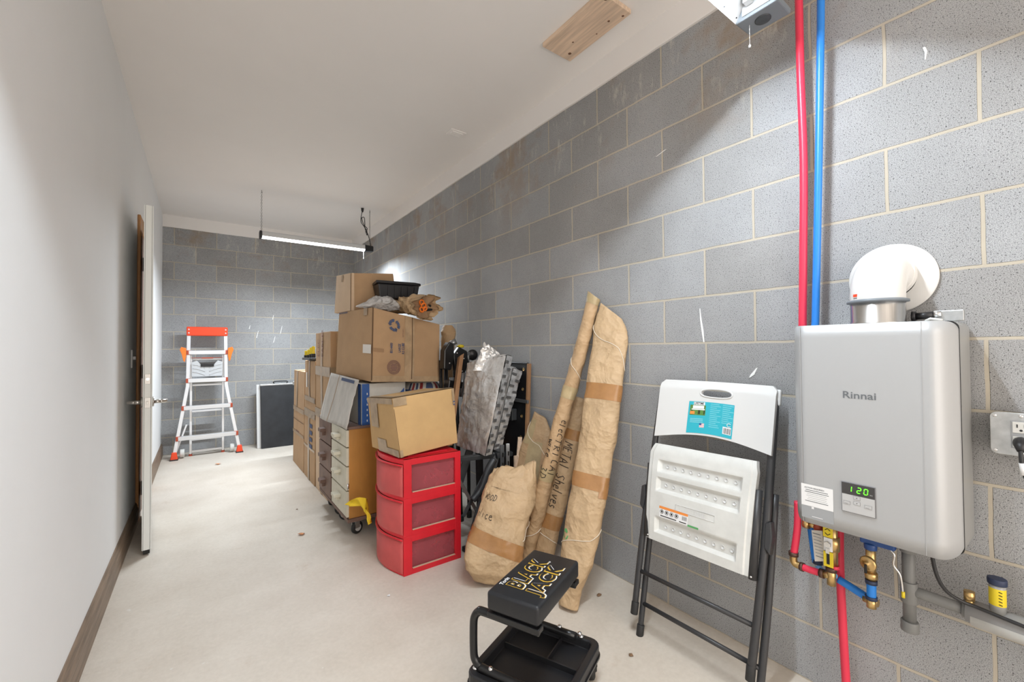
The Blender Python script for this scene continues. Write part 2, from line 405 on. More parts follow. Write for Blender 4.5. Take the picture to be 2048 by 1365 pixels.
def structure(name, mb, m, parent=None, bevel=0.0):
    o = obj(name, mb, m, parent, bevel)
    if parent is None: o['kind'] = 'structure'
    return o

def text_mb(s, size, fn, sx=1.0, shear=0.0, fat=0.0, center=False, spacing=1.0, fitw=None):
    """lettering mapped onto a surface: fn(x, y) -> world point; size = cap height in metres"""
    cu = bpy.data.curves.new('t', 'FONT'); cu.body = s; cu.size = 1.0; cu.shear = shear; cu.offset = fat
    cu.space_character = spacing; cu.resolution_u = 3
    if center: cu.align_x = 'CENTER'
    o = bpy.data.objects.new('t', cu); COL.objects.link(o)
    dg = bpy.context.evaluated_depsgraph_get()
    me = bpy.data.meshes.new_from_object(o.evaluated_get(dg))
    k = size / 0.70
    if fitw: sx = fitw / (max(v.co.x for v in me.vertices) * k)
    mb = MB()
    mb.add([fn(v.co.x * k * sx, v.co.y * k) for v in me.vertices], [tuple(p.vertices) for p in me.polygons])
    bpy.data.objects.remove(o); bpy.data.curves.remove(cu); bpy.data.meshes.remove(me)
    return mb

# one-stroke marker handwriting
STROKES = {
 'W': [[(0, 1), (.2, 0), (.42, .8), (.62, 0), (.9, 1.05)]], 'O': [[(.4, 1), (.1, .7), (.08, .3), (.35, 0), (.65, .25), (.68, .7), (.4, 1)]],
 'D': [[(.1, 1), (.1, 0)], [(.0, 1), (.45, .9), (.68, .5), (.5, .1), (.0, 0)]], 'S': [[(.65, .9), (.3, 1), (.1, .75), (.35, .52), (.62, .3), (.4, 0), (.05, .1)]],
 'L': [[(.15, 1), (.1, 0), (.6, .02)]], 'I': [[(.2, 1), (.2, 0)]], 'C': [[(.65, .85), (.35, 1), (.1, .6), (.15, .15), (.6, .08)]],
 'E': [[(.6, 1), (.1, .95), (.1, 0), (.62, .03)], [(.1, .5), (.5, .52)]], 'T': [[(0, .95), (.7, 1)], [(.35, 1), (.32, 0)]],
 'R': [[(.1, 0), (.1, 1), (.55, .9), (.55, .6), (.1, .5), (.65, 0)]], 'A': [[(0, 0), (.35, 1), (.7, 0)], [(.12, .4), (.6, .4)]],
 'M': [[(0, 0), (.1, 1), (.4, .35), (.7, 1), (.8, 0)]], 'K': [[(.1, 1), (.1, 0)], [(.6, .95), (.12, .45), (.65, 0)]],
 '3': [[(.1, .95), (.5, .9), (.3, .55), (.6, .3), (.35, 0), (.05, .1)]], 'Z': [[(.1, .9), (.6, .95), (.1, .05), (.65, .05)]],
 'h': [[(.1, 1.1), (.1, 0)], [(.1, .4), (.35, .6), (.5, .4), (.5, 0)]], 'e': [[(.1, .35), (.5, .4), (.4, .62), (.15, .55), (.1, .2), (.3, 0), (.55, .1)]],
 'l': [[(.15, 1.1), (.15, 0)]], 'v': [[(.05, .6), (.28, 0), (.5, .62)]], 's': [[(.5, .55), (.25, .6), (.15, .4), (.45, .22), (.35, 0), (.05, .05)]],
 'c': [[(.5, .5), (.25, .6), (.08, .3), (.25, 0), (.52, .1)]], 'i': [[(.2, .6), (.2, 0)], [(.2, .8), (.22, .84)]], 'o': [[(.3, .6), (.1, .4), (.12, .1), (.35, 0), (.5, .25), (.45, .52), (.3, .6)]],
 'd': [[(.5, .5), (.25, .6), (.08, .3), (.25, 0), (.5, .15)], [(.5, 1.1), (.52, 0)]], 'w': [[(.0, .6), (.15, 0), (.32, .45), (.48, 0), (.68, .62)]],
 'r': [[(.12, .6), (.12, 0)], [(.12, .35), (.3, .58), (.48, .55)]], 't': [[(.25, .95), (.22, .05), (.42, 0)], [(.02, .62), (.46, .64)]],
 'a': [[(.48, .5), (.25, .6), (.08, .3), (.22, 0), (.45, .2), (.48, .6), (.5, 0)]], 'n': [[(.1, .6), (.1, 0)], [(.1, .35), (.32, .6), (.5, .35), (.5, 0)]],
 ' ': [], }
def write_mb(s, h, fn, th=0.0022, adv=0.82, seed=1):
    rnd = random.Random(seed); mb = MB(); x = 0
    for ch in s:
        st = STROKES.get(ch, [])
        a = (0.62 if ch.islower() or ch == ' ' else adv)
        dy = rnd.uniform(-.08, .08); kk = rnd.uniform(.92, 1.1)
        for line in st:
            pts = []
            for i in range(len(line) - 1):
                for q in range(3):
                    t = q / 3; pts.append((line[i][0] * (1 - t) + line[i + 1][0] * t, line[i][1] * (1 - t) + line[i + 1][1] * t))
            pts.append(line[-1])
            L_ = []; R_ = []
            for i, p in enumerate(pts):
                a0 = pts[max(i - 1, 0)]; b0 = pts[min(i + 1, len(pts) - 1)]
                dx, dyy = b0[0] - a0[0], b0[1] - a0[1]; d = math.hypot(dx, dyy) or 1
                nx, ny = -dyy / d * th, dx / d * th
                X = (x + p[0] * .9 + p[1] * .12) * h; Y = (p[1] * kk + dy) * h
                L_.append(fn(X + nx, Y + ny)); R_.append(fn(X - nx, Y - ny))
            n = len(pts)
            mb.add(L_ + R_, [(i, i + 1, n + i + 1, n + i) for i in range(n - 1)])
        x += a
    return mb

def face_fn(a, b, d, off=0.0015):
    """bilinear frame on a face: a origin, b end of u, d end of v; returns f(x, y) in metres, offset outwards"""
    a, b, d = V(a), V(b), V(d)
    u = (b - a).normalized(); v = (d - a).normalized(); n = u.cross(v).normalized()
    return lambda x, y, o=off: a + u * x + v * y + n * o

def quad_on(fn, x0, x1, y0, y1, nx=1, ny=1):
    mb = MB(); mb.grid(lambda s, t: fn(x0 + (x1 - x0) * s, y0 + (y1 - y0) * t), nx, ny, False); return mb

def bil(c4, off=0.0):
    """c4: four corners (u0v0, u1v0, u1v1, u0v1) -> f(s,t) 0..1"""
    A, B, C_, D = [V(p) for p in c4]
    n = (B - A).cross(D - A).normalized()
    return lambda s, t, o=off: A * (1 - s) * (1 - t) + B * s * (1 - t) + C_ * s * t + D * (1 - s) * t + n * o

def slab_on(fn, s0, s1, t0, t1, th=0.0012, ns=6, nt=3):
    """thin strip lying on a surface f(s,t,offset), with real thickness"""
    mb = MB()
    for o in (th,):
        mb.grid(lambda s, t: fn(s0 + (s1 - s0) * s, t0 + (t1 - t0) * t, o), ns, nt, True)
    return mb

def card_box(name, label, b, t, m, seal='clear_tape', tape_top=True, group=None, cat='box', near_tape=False, puff=0.004, seam=None):
    """cardboard box from its eight corners (b, t: near-left, near-right, far-right, far-left)"""
    b = [V(p) for p in b]; t = [V(p) for p in t]
    o = thing(name, label, cat, (b[0] + b[1] + b[2] + b[3]) / 4, group)
    near = [b[0], b[1], t[1], t[0]]; left = [b[3], b[0], t[0], t[3]]; top = [t[0], t[1], t[2], t[3]]
    right = [b[1], b[2], t[2], t[1]]; back = [b[2], b[3], t[3], t[2]]; bot = [b[3], b[2], b[1], b[0]]
    mb = MB()
    for fc in (near, left, top, right, back, bot):
        f = bil(fc)
        mb.grid(lambda s, q: f(s, q, puff * 16 * s * (1 - s) * q * (1 - q) + 0.0025 * noise.noise(f(s, q) * 9) * (1 if 0 < s < 1 and 0 < q < 1 else 0)), 8, 8, False)
    obj('carton', mb, m, o, bevel=0.0035, seg=2)
    fs = dict(near=bil(near), left=bil(left), top=bil(top), right=bil(right))
    for k in fs:
        g = fs[k]
        fs[k] = (lambda g: (lambda s, q, o_=0.0015: g(s, q, puff * 16 * s * (1 - s) * q * (1 - q) + 0.003 + o_)))(g)
    return o, fs

def tape(o, f, s0, s1, t0, t1, m='clear_tape', ns=8, nt=8, name='tape_strip', off=0.0012):
    return obj(name, slab_on(f, s0, s1, t0, t1, off, ns, nt), M[m], o)

def crease(bm_amp, sc, seed=0):
    def d(bm):
        bmesh.ops.recalc_face_normals(bm, faces=bm.faces); bm.normal_update()
        mv = {}
        for v in bm.verts:
            p = v.co * sc + V((seed, seed * 1.7, 0))
            k = noise.ridged_multi_fractal(p, 0.9, 2.1, 4, 1.0, 2.0) - 1.0 if False else noise.fractal(p, 0.8, 2.0, 3)
            mv[v] = v.normal * (k * bm_amp)
        for v, q in mv.items(): v.co += q
    return d
# ================================================================== THE ROOM
XL, XR, YB, YF, ZC, ZM = -2.135, 0.0, 6.2975, -1.6, 2.78, 2.6416
structure('floor', MB().box(((XL + XR) / 2, (YB + YF) / 2, -0.05), (XR - XL + 0.4, YB - YF + 0.4, 0.1)), floor_material())
structure('ceiling', MB().box(((XL + XR) / 2, (YB + YF) / 2, ZC + 0.05), (XR - XL + 0.4, YB - YF + 0.4, 0.1)), M['ceiling'])
wr = structure('wall_right', MB().box((0.1, (YB + YF) / 2, ZM / 2), (0.2, YB - YF + 0.4, ZM)), block_material('block_wall_right', 1, 0.1725))
wb = structure('wall_back', MB().box(((XL) / 2, YB + 0.1, ZM / 2), (-XL, 0.2, ZM)), block_material('block_wall_back', 0, -2.2312))
structure('wall_left', MB().box((XL - 0.1, (YB + YF) / 2, ZC / 2), (0.2, YB - YF + 0.4, ZC)), M['white_wall'])
# plasterboard strips closing the gap between the block walls and the ceiling
def ragged(axis):
    mb = MB(); n = 90
    a, b = ((YF, YB) if axis == 'y' else (XL, XR))
    pts = []
    for i in range(n + 1):
        q = a + (b - a) * i / n
        z = ZM - 0.004 + 0.006 * noise.noise(V((q * 1.7, 0, 0))) + (0.004 * noise.noise(V((q * 9, 3, 0))))
        pts.append((q, z))
    for (q0, z0), (q1, z1) in zip(pts, pts[1:]):
        if axis == 'y':
            mb.hexa([(-0.012, q0, z0), (-0.012, q1, z1), (0.1, q1, z1), (0.1, q0, z0)], [(-0.012, q0, ZC), (-0.012, q1, ZC), (0.1, q1, ZC), (0.1, q0, ZC)])
        else:
            mb.hexa([(q0, YB - 0.012, z0), (q1, YB - 0.012, z1), (q1, YB + 0.1, z1), (q0, YB + 0.1, z0)], [(q0, YB - 0.012, ZC), (q1, YB - 0.012, ZC), (q1, YB + 0.1, ZC), (q0, YB + 0.1, ZC)])
    return mb
structure('trim_1', ragged('y'), M['ceiling'])
structure('trim_2', ragged('x'), M['ceiling'])
# paint drips and scrapes on the block walls
def drip(parent, pts, wds, axis='x'):
    mb = MB(); n = len(pts); L_ = []; R_ = []
    for (a, z), wd in zip(pts, wds):
        if axis == 'x': L_.append((-0.002, a + wd, z)); R_.append((-0.002, a - wd, z))
        else: L_.append((a - wd, YB - 0.002, z)); R_.append((a + wd, YB - 0.002, z))
    L2 = [V(p) + (V((0.004, 0, 0)) if axis == 'x' else V((0, 0.004, 0))) for p in L_]
    R2 = [V(p) + (V((0.004, 0, 0)) if axis == 'x' else V((0, 0.004, 0))) for p in R_]
    for i in range(n - 1):
        mb.hexa([L_[i], R_[i], R_[i + 1], L_[i + 1]], [L2[i], R2[i], R2[i + 1], L2[i + 1]])
    obj('paint_drip', mb, M['paint_drip'], parent)
drip(wr, [(1.011, 1.37), (1.007, 1.32), (1.000, 1.27), (0.995, 1.222)], [0.001, 0.003, 0.004, 0.002])
drip(wr, [(0.806, 1.078), (0.795, 1.09), (0.778, 1.117)], [0.002, 0.007, 0.002])
drip(wr, [(0.283, 2.105), (0.279, 2.09), (0.281, 2.066)], [0.003, 0.003, 0.001])
drip(wr, [(1.22, 2.12), (1.17, 2.135)], [0.004, 0.006])
for a, z, h, k in [(-0.93, 1.42, 0.10, 0.02), (-1.20, 1.36, 0.09, 0.02), (-1.01, 1.30, 0.08, 0.02), (-1.28, 1.47, 0.05, 0.01), (-1.02, 1.60, 0.06, 0.01)]:
    drip(wb, [(a + k, z + h), (a, z)], [0.002, 0.004], 'y')

# baseboard along the left wall, in two runs either side of the doorway
def baseboard(name, y0, y1):
    prof = [(0, 0), (0.017, 0), (0.017, 0.098), (0.013, 0.110), (0.013, 0.118), (0.008, 0.132), (0.004, 0.140), (0, 0.140)]
    mb = MB().prism(prof, lambda a, z: (XL + a, y0, z), lambda a, z: (XL + a, y1, z))
    structure(name, mb, M['base_wood'])
baseboard('baseboard_left', YF, 3.97)
baseboard('baseboard_left_far', 4.92, YB)

# the door: stained casing on the wall, painted leaf folded back along it
cs = MB()
cs.prism([(3.97, 0), (4.10, 0), (4.10, 2.06), (3.97, 2.17)], lambda y, z: (XL + 0.018, y, z), lambda y, z: (XL, y, z))
cs.prism([(4.78, 0), (4.90, 0), (4.90, 2.17), (4.78, 2.06)], lambda y, z: (XL + 0.018, y, z), lambda y, z: (XL, y, z))
cs.prism([(3.97, 2.17), (4.10, 2.06), (4.78, 2.06), (4.90, 2.17)], lambda y, z: (XL + 0.018, y, z), lambda y, z: (XL, y, z))
structure('trim_3', cs, M['orange_wood'], bevel=0.004)
structure('trim_4', MB().box((XL + 0.004, 4.44, 1.03), (0.008, 0.68, 2.06)), M['cab_brown'])
dn, df = V((-2.021, 3.30, 0)), V((-2.083, 4.12, 0))
dv = (df - dn).normalized(); dnv = V((dv.y, -dv.x, 0))      # pointing into the room
def DP(a, n_, z): return dn + dv * a + dnv * n_ + V((0, 0, z))
mb = MB()
mb.hexa([DP(0, -.022, .03), DP(0, .022, .03), DP(.82, .022, .03), DP(.82, -.022, .03)], [DP(0, -.022, 2.07), DP(0, .022, 2.07), DP(.82, .022, 2.07), DP(.82, -.022, 2.07)])
door = thing('door_1', '', '', DP(0, 0, 0.0)); del door['label']; del door['category']; door['kind'] = 'structure'
obj('door_leaf', mb, M['door_paint'], door, bevel=0.002)
for n_ in (-.0155, .0155):
    obj('edge_band', MB().box(DP(-0.0008, n_, 1.05), (0.0012, 0.002, 2.04)), M['panel_edge'], door)
obj('door_sweep', MB().box(DP(0.01, 0, 0.020), (0.03, 0.02, 0.022)).box(DP(0.40, 0, 0.022), (0.03, 0.80, 0.018), Matrix.Rotation(math.atan2(-dv.x, dv.y), 3, 'Z')), M['dark_metal'], door)
obj('deadbolt', MB().box(DP(-.001, 0, 1.035), (0.026, 0.004, 0.058)).cyl(DP(-0.003, 0, 1.035), DP(-0.008, 0, 1.035), 0.010), M['nickel'], door, bevel=0.0008)
obj('latch_plate', MB().box(DP(-.001, 0, 0.895), (0.028, 0.004, 0.060)).box(DP(-0.006, 0, 0.895), (0.012, 0.014, 0.018)), M['nickel'], door, bevel=0.0008)
for s in (-1, 1):
    mb = MB().cyl(DP(.06, s * .022, .895), DP(.06, s * .030, .895), 0.030, n=28)
    mb.cyl(DP(.06, s * .03, .895), DP(.06, s * .062, .895), 0.012)
    mb.tube([DP(.06, s * .050, .895), DP(.06, s * .066, .895), DP(.075, s * .080, .895), DP(.12, s * .088, .893), DP(.165, s * .090, .892)], [0.0095, 0.011, 0.0105, 0.009, 0.008], 14)
    obj('door_handle', mb, M['nickel'], door)
for z in (0.20, 1.05, 1.84):
    obj('hinge', MB().cyl(DP(.826, -.026, z - .05), DP(.826, -.026, z + .05), 0.009).box(DP(.80, -.0235, z), (0.004, 0.05, 0.10), Matrix.Rotation(math.atan2(-dv.x, dv.y), 3, 'Z')), M['dark_metal'], door)

# ================================================================== SMALL FIXTURES
o = thing('light_switch', 'white toggle light switch plate on the white wall behind the door', 'light switch', (XL, 3.72, 1.15))
obj('switch_plate', MB().box((XL + 0.004, 3.72, 1.15), (0.008, 0.075, 0.118)), M['white_plastic'], o, bevel=0.002)
obj('toggle', MB().box((XL + 0.013, 3.72, 1.155), (0.016, 0.010, 0.022)), M['white_plastic'], o, bevel=0.002)

o = thing('ceiling_vent', 'small square off-white cover plate flush on the ceiling', 'vent', (-0.27, 2.72, ZC - 0.01))
obj('frame', MB().box((-0.27, 2.715, ZC - 0.004), (0.125, 0.095, 0.008)), M['ceiling'], o, bevel=0.003)
obj('cover', MB().box((-0.27, 2.715, ZC - 0.010), (0.085, 0.060, 0.006)).box((-0.27, 2.70, ZC - 0.013), (0.06, 0.004, 0.003)).box((-0.27, 2.73, ZC - 0.013), (0.06, 0.004, 0.003)), M['ceiling'], o, bevel=0.001)

o = thing('pine_plank', 'short knotty pine board fixed flat to the ceiling', 'board', (-0.252, 1.44, ZC))
obj('board', MB().box((-0.252, 1.442, ZC - 0.011), (0.195, 0.407, 0.022)), M['pine'], o, bevel=0.002)
for x, y, r in [(-0.315, 1.25, .010), (-0.205, 1.33, .006), (-0.19, 1.42, .004), (-0.245, 1.53, .005), (-0.20, 1.60, .009), (-0.175, 1.27, .006)]:
    mb = MB().lathe((x, y, ZC - 0.0222), (0, 0, -1), [(r, 0), (r * .9, 0.0006), (0, 0.0008)], 14)
    obj('knot', mb, M['knot'], o)

# ------------------------------------------------------------------ shop lamps
def chain_mb(a, b, link=0.022):
    a, b = V(a), V(b); n = max(2, int((a - b).length / (link * 0.72))); mb = MB()
    for i in range(n):
        c = a.lerp(b, (i + .5) / n); ax = V((1, 0, 0)) if i % 2 else V((0, 1, 0)); d = (b - a).normalized()
        pts = [c + ax * math.cos(2 * PI * k / 8) * link * .26 + d * math.sin(2 * PI * k / 8) * link * .5 for k in range(8)]
        mb.tube(pts, 0.0013, 5, closed=True)
    return mb
def hooks(o, x, y, z):
    obj('chain', chain_mb((x, y, z), (x, y, ZC - 0.01)), M['chain'], o)
    obj('ceiling_hook', MB().tube([(x, y, ZC), (x, y, ZC - 0.012), (x + .006, y, ZC - 0.022), (x, y, ZC - 0.030), (x - .006, y, ZC - 0.022)], 0.0022, 8), M['chain'], o)

# near lamp: folded white trough with two tubes, grey end block
o = thing('hanging_shop_light', 'bright white shop light with grey end cap and pull chain above the pipes', 'lamp', (-0.8, 0.63, 2.34))
x0, x1, yc = -1.42, -0.30, 0.63
def trough(x0, x1, yc, zb, hw, tw, h):
    out = [(-hw, 0), (-hw + .010, -.002), (-tw, h - .010), (-tw + .008, h - .014), (tw - .008, h - .014), (tw, h - .010), (hw - .010, -.002), (hw, 0)]
    inn = [(-hw, 0), (-hw, .003), (-tw - .003, h), (tw + .003, h), (hw, .003), (hw, 0)]
    sec = [(-hw, 0), (-tw, h - .004), (tw, h - .004), (hw, 0), (hw, .004), (tw + .002, h), (-tw - .002, h), (-hw, .004)]
    return MB().prism(sec, lambda y, z: (x0, yc + y, zb + z), lambda y, z: (x1, yc + y, zb + z))
obj('reflector', trough(x0, x1, yc, 2.300, 0.066, 0.030, 0.062), M['lamp_white'], o)
obj('reflector_plate', MB().box((x1 - 0.002, yc, 2.335), (0.004, 0.085, 0.05)), M['lamp_white'], o)
for s in (-1, 1):
    obj('led_tube', MB().cyl((x0 + .03, yc + s * .017, 2.349), (x1 - .03, yc + s * .017, 2.349), 0.0065, n=12), M['lamp_tube'], o)
    obj('tube_holder', MB().box((x1 - .018, yc + s * .017, 2.346), (0.026, 0.024, 0.026)), M['lamp_white'], o, bevel=0.003)
sec = [(-.066, 0), (-.070, .012), (-.046, .052), (-.030, .066), (.030, .066), (.046, .052), (.070, .012), (.066, 0)]
obj('end_cap', MB().prism(sec, lambda y, z: (x1, yc + y, 2.298 + z), lambda y, z: (x1 + .10, yc + y * .96, 2.300 + z * .97)), M['lamp_grey'], o, bevel=0.004)
obj('end_disc', MB().lathe((x1 + .05, yc, 2.298), (0, 0, -1), [(0.024, 0), (0.024, .0015), (0.021, .0022), (0, .0022)], 24), M['steel_dark'], o)
sec = [(-.066, 0), (-.070, .012), (-.046, .052), (-.030, .066), (.030, .066), (.046, .052), (.070, .012), (.066, 0)]
obj('end_cap', MB().prism(sec, lambda y, z: (x0 - .03, yc + y * .96, 2.300 + z * .97), lambda y, z: (x0, yc + y, 2.298 + z)), M['lamp_grey'], o, bevel=0.004)
mb = MB()
px_, py_, pz_ = -0.262, 0.668, 2.300
for i in range(24): mb.sphere((px_, py_, pz_ - .003 - i * .0028), 0.0014, 6, 4)
obj('pull_chain', mb, M['chrome'], o)
obj('pull_knob', MB().lathe((px_, py_, pz_ - .080), (0, 0, 1), [(0, 0), (.0035, .001), (.004, .005), (.0025, .009), (.001, .011)], 12), M['white_plastic'], o)
for y in (-.052, .052):
    for x in (x1 - .02, x1 - .10):
        obj('rivet', MB().sphere((x, yc + y * (1.02), 2.3055), 0.0024, 8, 6), M['dark_metal'], o)
for x in (-1.30, -0.42): hooks(o, x, yc, 2.366)

# far lamp
o = thing('hanging_shop_light', 'lit bar shop light hung on two chains in front of the far block wall', 'lamp', (-0.8, 4.8, 2.34))
x0, x1, yc = -1.295, -0.295, 4.80
hous = [(-.040, .022), (-.040, .060), (-.030, .072), (.030, .072), (.040, .060), (.040, .022)]
obj('housing', MB().prism(hous, lambda y, z: (x0, yc + y, 2.298 + z), lambda y, z: (x1, yc + y, 2.298 + z)), M['lamp_white'], o, bevel=0.002)
dif = [(.038 * math.cos(PI + PI * k / 10), .022 + .018 * math.sin(PI + PI * k / 10)) for k in range(11)]
obj('diffuser', MB().prism(dif, lambda y, z: (x0 + .003, yc + y, 2.298 + z), lambda y, z: (x1 - .003, yc + y, 2.298 + z), True), M['far_tube'], o)
sec = [(-.042, .002), (-.043, .060), (-.032, .075), (.032, .075), (.043, .060), (.042, .002)]
obj('end_cap', MB().prism(sec, lambda y, z: (x0 - .018, yc + y, 2.298 + z), lambda y, z: (x0 + .004, yc + y, 2.298 + z)), M['black_plastic'], o, bevel=0.004)
obj('end_cap', MB().prism(sec, lambda y, z: (x1 - .004, yc + y, 2.298 + z), lambda y, z: (x1 + .09, yc + y * .9, 2.304 + z * .86)), M['black_plastic'], o, bevel=0.005)
obj('pull_cord', MB().cyl((-0.315, 4.765, 2.30), (-0.315, 4.765, 2.215), 0.0022, n=8).cyl((-0.315, 4.765, 2.222), (-0.315, 4.765, 2.208), 0.004, n=8), M['white_plastic'], o)
hooks(o, -1.295, yc, 2.372); hooks(o, -0.235, yc, 2.368)
cord = [(-0.222, 4.80, 2.366), (-0.235, 4.80, 2.43), (-0.255, 4.80, 2.50), (-0.27, 4.805, 2.53), (-0.262, 4.81, 2.57), (-0.30, 4.80, 2.60), (-0.325, 4.795, 2.67), (-0.30, 4.79, 2.68), (-0.29, 4.80, 2.62), (-0.285, 4.805, 2.56), (-0.262, 4.81, 2.49), (-0.265, 4.81, 2.54), (-0.30, 4.80, 2.585), (-0.335, 4.79, 2.63), (-0.33, 4.78, 2.72), (-0.322, 4.78, 2.745)]
def smooth_path(p, n=6):
    p = [V(q) for q in p]; out = []
    for i in range(len(p) - 1):
        a, b, c, d = p[max(i - 1, 0)], p[i], p[i + 1], p[min(i + 2, len(p) - 1)]
        for k in range(n):
            t = k / n
            out.append(0.5 * ((2 * b) + (c - a) * t + (2 * a - 5 * b + 4 * c - d) * t * t + (3 * b - a - 3 * c + d) * t ** 3))
    return out + [p[-1]]
obj('cord', MB().tube(smooth_path(cord), 0.0042, 8), M['black_plastic'], o)
obj('plug', MB().tube([(-0.322, 4.78, 2.735), (-0.322, 4.78, 2.750), (-0.322, 4.78, 2.778)], [0.007, 0.013, 0.016], 12), M['black_plastic'], o)

# ================================================================== LADDER at the far wall
o = thing('folding_ladder', 'silver aluminium ladder with orange-red top cap leaning on the far block wall', 'ladder', (-1.71, 6.05, 0))
def ly(z, rear=False): return (6.10 + 0.09 * z) if rear else (5.965 + 0.115 * z)
def bar(a, b, w_, d_): # flat bar between points, w_ along x, d_ along y
    a, b = V(a), V(b)
    mb = MB(); h = [(-w_ / 2, -d_ / 2), (w_ / 2, -d_ / 2), (w_ / 2, d_ / 2), (-w_ / 2, d_ / 2)]
    return mb.hexa([a + V((x, y, 0)) for x, y in h], [b + V((x, y, 0)) for x, y in h])
for s, xt, xf in ((-1, -1.885, -2.005), (1, -1.535, -1.400)):
    xk = xt + s * 0.006
    mb = bar((xk, ly(.80), .80), (xt, ly(1.40), 1.40), .034, .026)
    mb.hexa([V((xf + a, ly(.04) + b, .04)) for a, b in ((-.017, -.012), (.017, -.012), (.017, .012), (-.017, .012))],
            [V((xk + s * .012 + a, ly(.72) + b, .72)) for a, b in ((-.017, -.013), (.017, -.013), (.017, .013), (-.017, .013))])
    mb.hexa([V((xk + s * .012 + a, ly(.72) + b, .72)) for a, b in ((-.017, -.013), (.017, -.013), (.017, .013), (-.017, .013))],
            [V((xk + a, ly(.80) + b, .80)) for a, b in ((-.017, -.013), (.017, -.013), (.017, .013), (-.017, .013))])
    obj('front_rail', mb, M['alu'], o, bevel=0.003)
    xr_ = xt + (-s) * 0.022
    obj('rear_rail', bar((xr_, ly(.02, 1), .02), (xr_, ly(1.15, 1) - .03, 1.15), .024, .05), M['alu'], o, bevel=0.003)
    obj('rear_foot', MB().box((xr_, ly(0, 1), .012), (.032, .056, .024)), M['dark_red'], o, bevel=0.004)
    ft = MB().hexa([(xf - .034, ly(0) - .035, 0), (xf + .034, ly(0) - .035, 0), (xf + .034, ly(0) + .035, 0), (xf - .034, ly(0) + .035, 0)],
                   [(xf - .020, ly(0) - .022, .085), (xf + .022, ly(0) - .022, .085), (xf + .022, ly(0) + .022, .085), (xf - .020, ly(0) + .022, .085)])
    f_ = obj('foot', ft, M['orange_red'], o, bevel=0.006)
    obj('rubber_pad', MB().box((xf, ly(0) - .008, .006), (.074, .07, .012)), M['rubber'], f_, bevel=0.002)
    obj('wheel', MB().cyl((xf - s * .07 - .02, ly(.07) + .05, .055), (xf - s * .07 + .02, ly(.07) + .05, .055), .045, n=24), M['dirty_white'], o, bevel=0.004)
    obj('wing_lever', MB().prism([(0, .07), (s * .045, .085), (s * .058, .05), (s * .040, .0), (s * .026, -.07), (s * .012, -.09), (0, -.02)],
        lambda x, z: (xt + s * .022 + x, ly(1.12) - .030, 1.16 + z), lambda x, z: (xt + s * .022 + x, ly(1.12) + .0, 1.16 + z)), M['orange'], o, bevel=0.004)
obj('top_cap', MB().box((-1.71, ly(1.42) + .0, 1.425), (.392, .060, .105)), M['orange_red'], o, bevel=0.010)
for x in (-1.885, -1.535):
    for z in (1.405, 1.445): obj('rivet', MB().sphere((x, ly(1.42) - .031, z), .008, 10, 8), M['label_white'], o)
for z, wl, wr_ in ((1.18, -1.885, -1.535), (.86, -1.888, -1.532), (.555, -1.925, -1.487), (.225, -1.972, -1.432)):
    yy = ly(z)
    obj('rung', MB().box(((wl + wr_) / 2, yy, z + .012), (wr_ - wl, .055, .020)).box(((wl + wr_) / 2, yy - .022, z - .008), (wr_ - wl, .010, .028)), M['alu'], o, bevel=0.003)
    for x in (wl, wr_): obj('rung_joint', MB().box((x, yy - .004, z), (.042, .045, .050)), M['dark_red'], o, bevel=0.005)
for z in (1.10, .80, .50, .18, .05):
    obj('rear_rung', MB().box((-1.71, ly(z, 1) - .005, z), (.30, .03, .022)), M['alu'], o, bevel=0.003)
obj('rear_brace', bar((-1.99, ly(.1) + .06, .07), (-1.90, ly(.3) + .10, .36), .016, .02).add([], []), M['alu'], o)
yt = ly(1.0) + .012
tr = [(-.148, .90), (.148, .90), (.148, 1.065), (.098, 1.085), (.060, 1.035), (-.060, 1.035), (-.098, 1.085), (-.148, 1.065)]
t_ = obj('tool_tray', MB().prism(tr, lambda x, z: (-1.71 + x, yt, z), lambda x, z: (-1.71 + x, yt + .022, z)), M['grey_plastic'], o, bevel=0.004)
for s in (-1, 1):
    for k in range(3):
        z = .925 + k * .042
        obj('tray_rib', MB().tube(smooth_path([(-1.71 + s * .135, yt - .002, z + .03), (-1.71 + s * .09, yt - .002, z + .022), (-1.71 + s * .02, yt - .002, z - .008)], 5), .0045, 8), M['grey_plastic'], t_)
obj('tray_clip', MB().box((-1.71, yt - .005, 1.030), (.125, .016, .034)), M['black_plastic'], o, bevel=0.003)
obj('tray_hook', MB().box((-1.71, yt - .003, 1.115), (.11, .014, .014)).box((-1.71, yt + .006, 1.118), (.30, .008, .006)), M['dark_red'], o, bevel=0.003)

# ================================================================== BLACK FOLDING TABLE at the far wall
o = thing('folded_table', 'black folded case table with white edge standing against the far block wall', 'folding table', (-0.95, 6.05, 0))
def lean(x, d_, z): return (x, 5.97 + d_ + 0.17 * z, z)
for nm, d0, d1, xa, mm in (('table_half', 0, .035, -1.175, 'black_card'), ('table_half', .045, .080, -1.215, 'white_plastic')):
    mb = MB().hexa([lean(xa, d0, .0), lean(-.58, d0, .0), lean(-.58, d1, .0), lean(xa, d1, .0)], [lean(xa, d0, .77), lean(-.58, d0, .77), lean(-.58, d1, .77), lean(xa, d1, .77)])
    obj(nm, mb, M[mm], o, bevel=0.006)
obj('table_rim', MB().hexa([lean(-1.18, -.004, .755), lean(-.58, -.004, .755), lean(-.58, .085, .755), lean(-1.18, .085, .755)], [lean(-1.18, -.004, .775), lean(-.58, -.004, .775), lean(-.58, .085, .775), lean(-1.18, .085, .775)]), M['galv'], o, bevel=0.003)
obj('carry_handle', MB().tube(smooth_path([lean(-1.02, .03, .775), lean(-1.02, .03, .80), lean(-.88, .03, .80), lean(-.88, .03, .775)], 4), .007, 8), M['black_plastic'], o)
